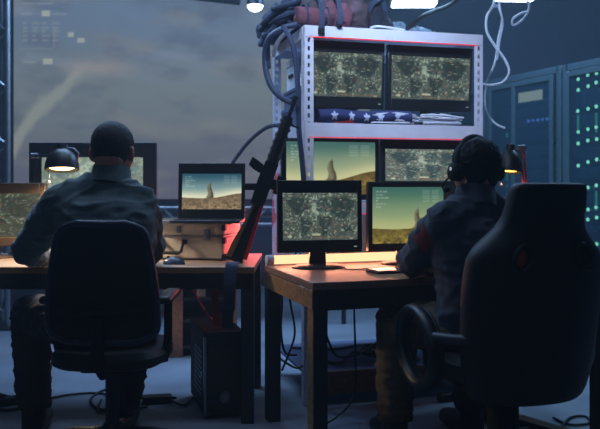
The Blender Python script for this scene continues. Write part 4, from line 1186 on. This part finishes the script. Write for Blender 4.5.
link('bag', flatbot(blob([((0, 0, 0.10), (0.085, 0.12, 0.12)), ((0.01, 0.04, 0.17), (0.06, 0.08, 0.09)), ((0.05, 0.0, 0.05), (0.07, 0.11, 0.06))], seed=5.0)), 'canvas_dark', t, angle=180)
lstrap([(-0.05, -0.11, 0.10), (-0.03, -0.128, 0.15), (0.02, -0.12, 0.17), (0.05, -0.10, 0.12)], 0.024, 'webbing', t, 'carry_strap')
t = rack_thing('sleeping_mat', 'rose-lit rolled mat at the left front corner of the rack top', 'mat', 0.045, 0.075, zt)
m = MB(); sp = []
for i in range(60):
    a = i * 0.42; r = 0.010 + 0.00068 * i
    sp.append((r * math.cos(a), r * math.sin(a)))
T = Matrix.Translation((0.03, 0, 0.06)) @ Matrix.Rotation(R(8), 4, 'Z')
vs = [T @ Vector((y, x, z)) for y in (-0.10, 0.10) for x, z in sp]
n = len(sp); fs = [(i, i + 1, n + i + 1, n + i) for i in range(n - 1)]
m.add(vs, fs); q = m.build('roll', 'canvas_rose_lit', t); so_ = q.modifiers.new('thick', 'SOLIDIFY'); so_.thickness = 0.008
MB().cone(T @ Vector((-0.098, 0, 0)), T @ Vector((0.098, 0, 0)), 0.045, 0.045, 20).build('core', 'canvas_rose_lit', q)
for y in (-0.06, 0.06):
    MB().tube([T @ Vector((y, 0.057 * math.cos(a), 0.057 * math.sin(a))) for a in np.linspace(0, 2 * pi, 24, endpoint=False)], 0.005, 6, True).build('tie_band', 'webbing', t)
# coil of dark cables overhanging the left end
t = rack_thing('cable_coil', 'tangled coil of thick blue cable hanging over the left end of the rack top', 'cable', -0.05, 0.27, zt)
rs = random.Random(4); pts = []
for i in range(70):
    a = i * 0.62; r = 0.12 + 0.05 * math.sin(i * 1.7); z = 0.03 + 0.115 * (i / 70) + 0.02 * math.sin(i * 2.3)
    x = 0.05 + r * math.cos(a); y = 0.75 * r * math.sin(a) * 1.5
    if x < -0.045: z -= (-0.045 - x) * 1.2
    pts.append((x, y, z))
MB().tube(spline(pts, 5), 0.014, 8).build('cable_loops', 'canvas_blue', t)
MB().tube(spline([(-0.06, -0.1, 0.03), (-0.09, -0.11, -0.02), (-0.10, -0.12, -0.09), (-0.092, -0.10, -0.16), (-0.10, -0.14, -0.20)], 6), 0.010, 8).build('loose_end', 'canvas_blue', t)
# plastic sheet heap at the right of the top
t = rack_thing('plastic_sheet', 'crumpled pale plastic sheet heaped on the rack top under the ceiling lamp', 'plastic sheet', 0.70, 0.33, zt)
me = flatbot(blob([((-0.10, 0, 0.02), (0.12, 0.13, 0.075)), ((0.05, 0.03, 0.02), (0.14, 0.14, 0.06)), ((0.17, 0, 0.0), (0.09, 0.11, 0.05))], 0.012, 0.03, 18, 9.0, 2)); link('sheet', me, 'plastic_sheet', t, angle=180)
tag(MB().tube(spline([RK(0.36, 0.02, zt + .008), RK(0.40, 0.03, zt + .02), RK(0.47, 0.035, zt + .018), RK(0.55, 0.03, zt + .008)], 6), 0.006, 8).build('cable', 'white_cable'), 'white cable lying along the front edge of the rack top', 'cable')
tag(MB().tube(spline([RK(0.58, 0.06, zt + .02), RK(0.68, 0.10, zt + .1), RK(0.80, 0.2, zt + .16), RK(0.95, 0.3, zt + .23), RK(1.1, 0.35, zt + .35)], 6), 0.012, 8).build('cable', 'black_cable'), 'dark cable rising over the plastic sheet on the rack top', 'cable')

# boxes on the second shelf, seen through the left side
def rbox(label, a0, a1, b0, b1, z0, h, material, nm='storage_box'):
    t = thing(nm, label, 'box', RK((a0 + a1) / 2, (b0 + b1) / 2, z0), RR, 'boxes on the second rack shelf')
    w_, d_ = a1 - a0, b1 - b0
    MB().span(-w_ / 2, w_ / 2, -d_ / 2, d_ / 2, 0, h * 0.78).build('body', material, t, 0.004)
    MB().span(-w_ / 2 - 0.004, w_ / 2 + 0.004, -d_ / 2 - 0.004, d_ / 2 + 0.004, h * 0.78 + 0.001, h).build('lid', material, t, 0.004)
    MB().box((-w_ / 2 - 0.004, 0, h * 0.45), (0.01, 0.09, 0.018)).build('grip', 'matte_black', t, 0.003)
    return t
rbox('blue-grey box at the bottom of the stack on the second rack shelf', 0.03, 0.36, 0.22, 0.60, 1.424, 0.115, 'box_blue')
rbox('blue-grey box between the white carton and the lower box on the rack', 0.04, 0.36, 0.24, 0.58, 1.540, 0.10, 'box_blue')
rbox('white carton topmost of the box stack on the second rack shelf', 0.05, 0.33, 0.34, 0.56, 1.641, 0.17, 'cardboard_white', 'carton')

# starred cloth, white cables and red cloth on the second shelf
def stars(U, V):
    P = flat(U, (36, 46, 92))
    for cx_, cy_ in ((.16, .5), (.345, .55), (.50, .52), (.66, .5), (.84, .5)):
        dx = (U - cx_) * 11.0; dy = (V - cy_) * 1.25
        a = np.arctan2(dx, dy); r = np.sqrt(dx * dx + dy * dy)
        kk = np.cos(pi / 5) / np.cos((a % (2 * pi / 5)) - pi / 5)
        rr = 0.17 + 0.25 * np.abs(((a / (2 * pi / 5)) % 1) - 0.5) * 2
        P = mix(P, flat(U, (176, 186, 208)), (r < rr).astype(float))
    return P
t = tag(link('starred_cloth', grid_mesh('starred_cloth', lambda U, V: (0.02 + 0.50 * U, -0.004 - 0.030 * np.sin(pi * np.clip(V, 0, 1)) + 0.005 * np.sin(U * 23) + 0.012, 0.003 + 0.062 * V + 0.004 * np.sin(U * 9)), stars, 260, 40), 'printed_cloth'), 'blue cloth printed with white stars folded below the upper left rack monitor', 'cloth')
t.location = RK(0.06, 0.02, 1.424); t.rotation_euler = (0, 0, RR)
so_ = t.modifiers.new('thick', 'SOLIDIFY'); so_.thickness = 0.006; so_.offset = 1
rs = random.Random(9)
for q, lab in enumerate(('thin white cable bundle heaped on the second shelf in front of the starred cloth', 'white cable bundle at the right end of the shelf below the upper right monitor')):
    pts = []
    for i in range(16):
        x = (i % 2) * 0.24 + rs.uniform(-0.03, 0.03)
        pts.append((x, -0.02 + rs.uniform(-0.012, 0.012), 0.008 + 0.0035 * i * (0.6 + 0.4 * rs.random())))
        pts.append((0.12 + rs.uniform(-0.04, 0.04), -0.02 + rs.uniform(-0.012, 0.012), 0.008 + 0.0035 * i))
    o = tag(MB().tube(spline(pts, 6), 0.0045, 7).build('cable_bundle', 'white_cable'), lab, 'cable', 'white cables on the second shelf')
    o.location = RK(0.36 + 0.27 * q, 0.032, 1.424); o.rotation_euler = (0, 0, RR)
me = flatbot(blob([((0, 0, 0.012), (0.07, 0.02, 0.02))], 0.006, 0.006, 26, 12.0))
o = tag(link('rag', me, 'red_cloth_and_light', None, angle=180), 'small red rag on the second rack shelf left of the starred cloth', 'rag'); o.location = RK(0.30, -0.02, 1.428); o.rotation_euler = (0, 0, RR)
# it lies on the lip edge of the shelf
o.location = RK(0.22, 0.026, 1.4245)

# striped cloth hanging behind the desk monitors and pale sheet on the rack's left side
def stripes(U, V):
    s = (np.floor(U * 13) % 2 == 0)
    return np.where(s[..., None], np.array([126, 24, 28]), np.array([134, 124, 132])) * (0.9 + 0.15 * fbm(U, V, 20, 8, 3, 3))[..., None]
t = tag(link('striped_cloth', grid_mesh('striped_cloth', lambda U, V: (0.055 + 0.88 * U, -0.018 + 0.010 * np.sin(U * 60) * (1.1 - V), 0.70 + 0.262 * V), stripes, 200, 24), 'printed_cloth'), 'red and white striped cloth hanging behind the front monitors on the rack', 'cloth')
t.location = RO; t.rotation_euler = (0, 0, RR)
so_ = t.modifiers.new('thick', 'SOLIDIFY'); so_.thickness = 0.004
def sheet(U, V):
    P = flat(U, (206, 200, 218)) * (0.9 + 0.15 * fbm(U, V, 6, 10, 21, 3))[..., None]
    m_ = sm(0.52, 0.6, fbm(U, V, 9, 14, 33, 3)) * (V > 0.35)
    P = mix(P, flat(U, (196, 60, 66)), m_ * 0.8)  # red blotches over the upper part of the sheet
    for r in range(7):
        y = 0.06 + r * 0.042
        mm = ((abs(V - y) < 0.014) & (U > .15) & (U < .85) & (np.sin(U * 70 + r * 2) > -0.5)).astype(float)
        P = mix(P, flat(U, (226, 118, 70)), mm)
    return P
t = tag(link('marked_sheet', grid_mesh('marked_sheet', lambda U, V: (-0.012 + 0.006 * np.sin(U * 14), 0.17 + 0.49 * (1 - U), 0.60 + 0.76 * V), sheet, 90, 120), 'printed_cloth'), 'pale sheet with red marks hanging on the left side of the rack behind the rifle', 'sheet')
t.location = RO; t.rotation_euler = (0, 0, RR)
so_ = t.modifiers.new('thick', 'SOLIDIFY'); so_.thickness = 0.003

# ------------------------------------------------------------------ hanging and lying cables
def P3(px, py, Y): return Vector(((px - 300) / 760 * Y, Y, 1.11 - (py - 185) / 760 * Y))
def cable(label, pts, r, material, group=None, n=8):
    return tag(MB().tube(spline(pts, 8), r, n).build('cable', material), label, 'cable', group)
cable('thick blue cable looping down the outside of the left rack post', [P3(300, 24, 3.86), P3(284, 28, 3.84), P3(268, 40, 3.86), P3(265, 62, 3.88), P3(270, 84, 3.84), P3(282, 98, 3.78), P3(297, 104, 3.745)], 0.015, 'blue_cable', 'thick cables on the left of the rack')
cable('thick blue cable running down the front of the left rack post', [P3(283, 26, 3.80), P3(291, 40, 3.765), P3(296, 62, 3.755), P3(298, 95, 3.75), P3(299, 130, 3.745), P3(302, 160, 3.73), P3(304, 196, 3.715), P3(300, 240, 3.74)], 0.013, 'blue_cable', 'thick cables on the left of the rack')
cable('pale cable arching along the rack top corner', [P3(303, 22, 3.9), P3(292, 28, 3.95), P3(279, 40, 4.02), P3(273, 56, 4.10)], 0.012, 'white_cable', 'thick cables on the left of the rack')
cable('dark blue cable arching from the laptop across to the rack', [(-0.33, 4.16, 0.735), (-0.37, 4.22, 0.80), P3(222, 200, 4.26), P3(228, 172, 4.28), P3(242, 150, 4.3), P3(255, 136, 4.25), P3(268, 127, 4.2), P3(280, 125, 4.12)], 0.011, 'canvas_blue')
gw = 'white cables hanging from the ceiling'
top = lambda px, Y: Vector(((px - 300) / 760 * Y, Y, 3.25))
cable('looping white cable ending at the right post of the rack', [top(488, 4.3), P3(492, -30, 4.3), P3(494, 2, 4.2), P3(487, 16, 4.15), P3(487, 32, 4.15), P3(495, 46, 4.15), P3(505, 60, 4.15), P3(509, 72, 4.14), P3(503, 82, 4.12), P3(492, 85, 4.08), P3(483, 84, 4.06)], 0.0068, 'white_cable', gw)
cable('long white cable hanging lowest at the right of the rack', [top(497, 4.4), P3(497, -30, 4.3), P3(500, 8, 4.25), P3(502, 20, 4.25), P3(498, 40, 4.25), P3(495, 62, 4.25), P3(488, 80, 4.25), P3(485, 98, 4.25), P3(488, 114, 4.25), P3(496, 124, 4.25), P3(505, 128, 4.25)], 0.006, 'white_cable', gw)
cable('short white cable with a small loop at the top right', [top(524, 4.5), P3(526, -20, 4.4), P3(529, 4, 4.4), P3(527, 14, 4.4), P3(520, 22, 4.4), P3(513, 25, 4.4), P3(513, 19, 4.38), P3(520, 14, 4.36), P3(527, 12, 4.36)], 0.0068, 'white_cable', gw)
cable('thin white cable behind the loops at the top right', [top(500, 4.6), P3(494, -10, 4.5), P3(498, 6, 4.5), P3(503, 22, 4.5), P3(500, 40, 4.5), P3(497, 60, 4.5)], 0.0048, 'white_cable', gw)

def fl(x, y, z=0.008): return (x, y, z)
gf = 'black cables on the floor'
cable('black cable looping on the floor under the chair of the man at left', [fl(-1.02, 3.9), fl(-0.98, 3.7), fl(-0.90, 3.78), fl(-0.93, 4.0), fl(-1.02, 4.15), fl(-1.08, 3.95), fl(-1.0, 3.75), fl(-0.86, 3.72), fl(-0.76, 3.78)], 0.006, 'black_cable', gf)
cable('black cable from the power brick to the computer tower', [fl(-0.66, 3.86, .02), fl(-0.58, 3.80), fl(-0.55, 3.95), fl(-0.48, 4.1)], 0.006, 'black_cable', gf)
cable('black cable running left from the power brick', [fl(-0.80, 3.90, .02), fl(-0.90, 3.88), fl(-1.05, 4.02), fl(-1.2, 4.0), fl(-1.35, 3.9), fl(-1.5, 3.95), fl(-1.7, 4.1)], 0.006, 'black_cable', gf)
cable('black cable crossing the floor at the left edge', [fl(-1.9, 3.75), fl(-1.6, 3.8), fl(-1.45, 3.72), fl(-1.36, 3.8), fl(-1.42, 3.92), fl(-1.6, 3.98)], 0.007, 'black_cable', gf)
def on_shelf(a, b, z=0.179): return tuple(RK(a, b, z))
cable('tangled black cable heaped on the bottom shelf of the white rack', [on_shelf(0.1, 0.3), on_shelf(0.22, 0.12), on_shelf(0.36, 0.26, .2), on_shelf(0.50, 0.10), on_shelf(0.62, 0.30), on_shelf(0.46, 0.36, .2), on_shelf(0.38, 0.16, .21), on_shelf(0.56, 0.20, .215), on_shelf(0.66, 0.10), on_shelf(0.52, 0.06), on_shelf(0.42, 0.30, .22), on_shelf(0.60, 0.40), on_shelf(0.85, 0.35)], 0.009, 'black_cable', 'black cables on the bottom shelf')
cable('black cable trailing along the back of the bottom shelf of the rack', [on_shelf(0.08, 0.55), on_shelf(0.3, 0.45), on_shelf(0.5, 0.52), on_shelf(0.7, 0.46), on_shelf(0.9, 0.5)], 0.007, 'black_cable', 'black cables on the bottom shelf')
cable('black cable dropping from the shelf edge behind the desk to the bottom shelf', [RK(0.44, 0.10, 0.50), RK(0.45, 0.09, 0.40), RK(0.47, 0.12, 0.28), RK(0.49, 0.17, 0.18), RK(0.56, 0.24, 0.179)], 0.006, 'black_cable', 'black cables on the bottom shelf')
cable('black cable curling on the floor right of the gaming chair', [fl(1.05, 3.35), fl(1.16, 3.42), fl(1.28, 3.6), fl(1.36, 3.62), fl(1.34, 3.52), fl(1.24, 3.5), fl(1.2, 3.6)], 0.006, 'black_cable', gf)
gh = 'black cables hanging under the desks'
cable('black cable hanging straight down under the middle of the brown desk', [DK(0.42, 0.60, 0.69), DK(0.42, 0.60, 0.5), DK(0.43, 0.61, 0.3), DK(0.40, 0.55, 0.12), DK(0.28, 0.5, 0.03), DK(0.1, 0.42, 0.01)], 0.005, 'black_cable', gh)
cable('black cable sagging under the left end of the brown desk', [DK(0.07, 0.60, 0.69), DK(0.10, 0.60, 0.55), DK(0.12, 0.60, 0.42), DK(0.09, 0.59, 0.33), DK(0.05, 0.58, 0.25)], 0.005, 'black_cable', gh)
cable('black cable in a vee under the brown desk right of its front leg', [DK(0.22, 0.62, 0.69), DK(0.25, 0.62, 0.52), DK(0.30, 0.63, 0.36), DK(0.36, 0.64, 0.28), DK(0.5, 0.64, 0.30), DK(0.62, 0.63, 0.4)], 0.006, 'black_cable', gh)
cable('black cable strung low between the left post of the rack and the desk leg', [P3(272, 352, 3.9), P3(285, 362, 3.85), P3(298, 368, 3.83), P3(310, 360, 3.82)], 0.006, 'black_cable', gh)
cable('black cable hanging beside the rear left leg of the brown desk', [P3(279, 283, 3.78), P3(282, 300, 3.78), P3(281, 330, 3.78), P3(285, 352, 3.78), P3(297, 355, 3.78)], 0.006, 'black_cable', gh)
t = thing('power_brick', 'black power brick lying on the floor right of the man at left', 'power supply', (-0.73, 3.88, 0), R(12))
MB().span(-0.075, 0.075, -0.032, 0.032, 0.001, 0.036).build('casing', 'black_plastic', t, 0.006)
MB().cone((0.072, 0, 0.018), (0.098, 0, 0.018), 0.009, 0.006, 10).build('strain_relief', 'matte_black', t)
t = thing('power_strip', 'dark power strip lying on the floor beneath the right desk', 'power strip', (0.86, 3.95, 0), R(20))
MB().span(-0.16, 0.16, -0.026, 0.026, 0.001, 0.04).build('casing', 'black_plastic', t, 0.006)
for i in range(4): MB().cone((-0.11 + i * 0.07, 0, 0.04), (-0.11 + i * 0.07, 0, 0.0415), 0.019, n=16).build('socket', 'matte_black', t)
t = thing('power_strip', 'dark power strip lying on the floor at the left edge of the picture', 'power strip', (-1.43, 3.86, 0), R(35))
MB().span(-0.13, 0.13, -0.026, 0.026, 0.001, 0.04).build('casing', 'navy_plastic', t, 0.006)
for i in range(3): MB().cone((-0.08 + i * 0.07, 0, 0.04), (-0.08 + i * 0.07, 0, 0.0415), 0.019, n=16).build('socket', 'matte_black', t)

t = tag(MB().span(-0.42, 0.42, -0.035, 0.035, 0.0, 0.055).build('wooden_beam', 'cabinet_wood', None, 0.004), 'brown wooden beam lying on the floor right of the gaming chair', 'beam')
t.location = (1.06, 3.38, 0.001); t.rotation_euler = (0, 0, R(-54))
# ------------------------------------------------------------------ server racks along the right
wd = Vector((0.398, -0.917, 0)).normalized(); srz = math.atan2(wd.y, wd.x)
def server_rack(origin, width, label, leds, seed, glassdoor=True):
    # local x runs along the row towards the camera, local -y faces the room
    t = thing('server_rack', label, 'server rack', origin, srz, 'server racks along the right wall')
    Hh, Dp = 2.0, 0.85
    rs = random.Random(seed)
    m = MB()
    for x in (0, width):
        for y in (0.0, Dp): m.span(x - 0.028, x + 0.028, y, y + 0.05, 0.0, Hh)
    m.span(0, width, 0, 0.05, Hh - 0.05, Hh).span(0, width, 0, 0.05, 0.0, 0.06)
    m.build('frame', 'rack_frame', t, 0.003)
    MB().span(-0.02, width + 0.02, 0.05, Dp + 0.05, Hh - 0.03, Hh).build('top_panel', 'rack_frame', t)
    MB().span(0.0, width, Dp + 0.03, Dp + 0.045, 0.06, Hh - 0.05).build('back_panel', 'matte_black', t)
    for x in (-0.02, width + 0.02): MB().span(x - 0.006, x + 0.006, 0.05, Dp, 0.06, Hh - 0.05).build('side_panel', 'rack_frame', t)
    z = 0.12; units = []
    while z < Hh - 0.2:
        h = rs.choice((0.045, 0.09, 0.09, 0.135))
        y0 = (0.03 if leds == 'grid' else 0.14) + rs.uniform(0, 0.02)
        u_ = MB().span(0.05, width - 0.05, y0, Dp - 0.1, z, z + h - 0.008)
        for i in range(int((width - 0.2) / 0.05)): u_.span(0.09 + i * 0.05, 0.125 + i * 0.05, y0 - 0.004, y0, z + 0.008, z + h - 0.016)
        u_.build('server_unit', 'server_face', t, 0.003); z += h + rs.choice((0.004, 0.004, 0.05))
    if leds == 'grid':
        n = 0
        first = None
        zr = [1.88, 1.80, 1.65, 1.49, 1.41, 1.26, 1.09, 0.93, 0.85, 0.66, 0.5, 0.42, 0.26]
        for z in zr:
            for c in range(3):
                x = (0.115, 0.21, 0.29)[c]
                if first is None:
                    first = MB().ball((0, 0, 0), (0.0135, 0.008, 0.0135), None, 12, 8).build('status_light', 'status_green', t); q = first
                else:
                    q = first.copy(); C.objects.link(q); q.parent = t
                q.location = (x + rs.uniform(-.004, .004), 0.015, z + rs.uniform(-.01, .01) + 0.012 * c)
        for z in (1.50, 0.95): 
            for x in (0.115, 0.29): MB().span(x - 0.008, x + 0.008, 0.012, 0.018, z - 0.02, z + 0.12).build('light_bar', 'status_dim_green', t)
    else:
        for k in range(14):
            MB().ball((rs.choice((0.09, 0.14)), 0.125, 0.5 + rs.random() * 1.1), (0.010, 0.006, 0.010), None, 10, 8).build('status_light', 'status_dim_green', t)
        if leds == 'panel':
            MB().span(0.24, 0.52, 0.12, 0.132, 1.79, 1.87).build('display_panel', 'panel_cream', t, 0.004)
            for i in range(6): MB().ball((0.36 + i * 0.055, 0.125, 1.63), (0.012 if i % 2 else 0.02, 0.006, 0.012), None, 10, 8).build('status_light', 'status_blue', t)
    dr = MB().span(0.03, 0.07, -0.03, -0.005, 0.06, Hh - 0.06).span(width - 0.07, width - 0.03, -0.03, -0.005, 0.06, Hh - 0.06)
    dr.span(0.07, width - 0.07, -0.03, -0.005, Hh - 0.10, Hh - 0.06).span(0.07, width - 0.07, -0.03, -0.005, 0.06, 0.10)
    if width > 0.7: dr.span(width * 0.42 - 0.02, width * 0.42 + 0.02, -0.03, -0.005, 0.10, Hh - 0.10)
    dd = dr.build('door', 'rack_frame', t, 0.003)
    MB().span(0.07, width - 0.07, -0.02, -0.014, 0.10, Hh - 0.10).build('door_glass', 'door_glass', dd)
    MB().span(width - 0.06, width - 0.04, -0.05, -0.03, 0.95, 1.10).build('door_handle', 'steel', dd, 0.003)
    return t
O1 = Vector((1.60, 6.46, 0))
server_rack(O1 - wd * 0.90, 0.82, 'server rack farthest back, at the edge of the white shelving', 'few', 3)
server_rack(O1, 0.84, 'glass-door server rack with a pale glowing panel, middle of the row', 'panel', 5)
server_rack(O1 + wd * 0.91, 0.62, 'server rack with rows of green lights at the right edge', 'grid', 7)

# ------------------------------------------------------------------ light
def area(name, loc, target, size, energy, color, sy=None):
    l = bpy.data.lights.new(name, 'AREA'); l.energy = energy; l.color = color; l.size = size
    if sy: l.shape = 'RECTANGLE'; l.size_y = sy
    o = bpy.data.objects.new(name, l); C.objects.link(o); o.location = loc
    o.rotation_euler = (Vector(target) - Vector(loc)).to_track_quat('-Z', 'Y').to_euler()
    return o
area('ceiling_light_back', (0.9, 5.6, 3.15), (0.6, 5.2, 0), 1.6, 80, (0.36, 0.62, 1.0), 0.5)
area('ceiling_light_left', (-1.2, 4.9, 3.15), (-1.1, 4.3, 0), 1.6, 66, (0.36, 0.60, 1.0), 0.5)
area('ceiling_light_right', (2.6, 5.2, 3.15), (1.8, 6.4, 0.9), 1.2, 72, (0.34, 0.64, 1.0), 0.5)
area('front_fill', (-0.3, 1.2, 3.15), (0, 3.4, 0.9), 2.2, 8, (0.42, 0.60, 1.0), 1.0)  # added soft fill from the front, not a lamp of the room
a_ = area('rack_fill', (-0.1, 2.0, 3.15), (0.45, 3.9, 1.95), 0.3, 9.5, (0.56, 0.70, 1.0), 0.5)  # added narrow fill to brighten the rack front and the gear on top
a_.data.spread = R(42)
a_ = area('overhead_fill', (-0.5, 3.35, 3.15), (-0.5, 3.351, 0), 1.6, 7, (0.50, 0.70, 1.0), 0.4)  # added downward fill for heads, shoulders and desk tops
a_.data.spread = R(100)
sg = bpy.data.lights.new('server_glow', 'POINT'); sg.energy = 1.6; sg.color = (0.35, 1.0, 0.62); sg.shadow_soft_size = 0.35
sgo = bpy.data.objects.new('server_glow', sg); C.objects.link(sgo); sgo.location = O1 + wd * 1.15 + Vector((-0.50, -0.22, 1.35))
tl = area('tube_light_glow', DK(0.70, 0.635, 0.785), DK(0.70, 0.30, 0.73), 1.3, 3.2, (1.0, 0.34, 0.20), 0.03)
tl.rotation_euler = (R(-62), 0, DR)
rl_ = area('rack_red_light', RK(-0.10, 0.66, 0.80), (-0.75, 3.5, 1.15), 0.15, 2.6, (1.0, 0.10, 0.08), 0.4)
rl_.data.spread = R(95)

W = bpy.data.worlds.new('World'); bpy.context.scene.world = W; W.use_nodes = True
W.node_tree.nodes['Background'].inputs[0].default_value = (0.30, 0.42, 0.75, 1)
W.node_tree.nodes['Background'].inputs[1].default_value = 0.035

# thin haze in the air of the whole room
wn = W.node_tree
wv = wn.nodes.new('ShaderNodeVolumeScatter'); wv.inputs['Density'].default_value = 0.011
wv.inputs['Color'].default_value = (0.75, 0.9, 1.0, 1); wv.inputs['Anisotropy'].default_value = 0.2
wn.links.new(wv.outputs[0], wn.nodes['World Output'].inputs['Volume'])

# ------------------------------------------------------------------ camera
cam = bpy.data.cameras.new('Camera'); co = bpy.data.objects.new('Camera', cam); C.objects.link(co)
co.location = (0, 0, 1.11); co.rotation_euler = (R(90), 0, 0)
cam.sensor_width = 36; cam.lens = 760 / 600 * 36
cam.shift_y = -29.5 / 600
cam.dof.use_dof = True; cam.dof.focus_distance = 3.4; cam.dof.aperture_fstop = 2.4
cam.clip_start = 0.05
sc = bpy.context.scene
sc.camera = co
sc.view_settings.view_transform = 'Standard'; sc.view_settings.look = 'None'
sc.view_settings.gamma = 1.0; sc.view_settings.exposure = 0.0
sc.view_settings.use_curve_mapping = False
try:
    sc.cycles.use_denoising = True
except Exception:
    pass
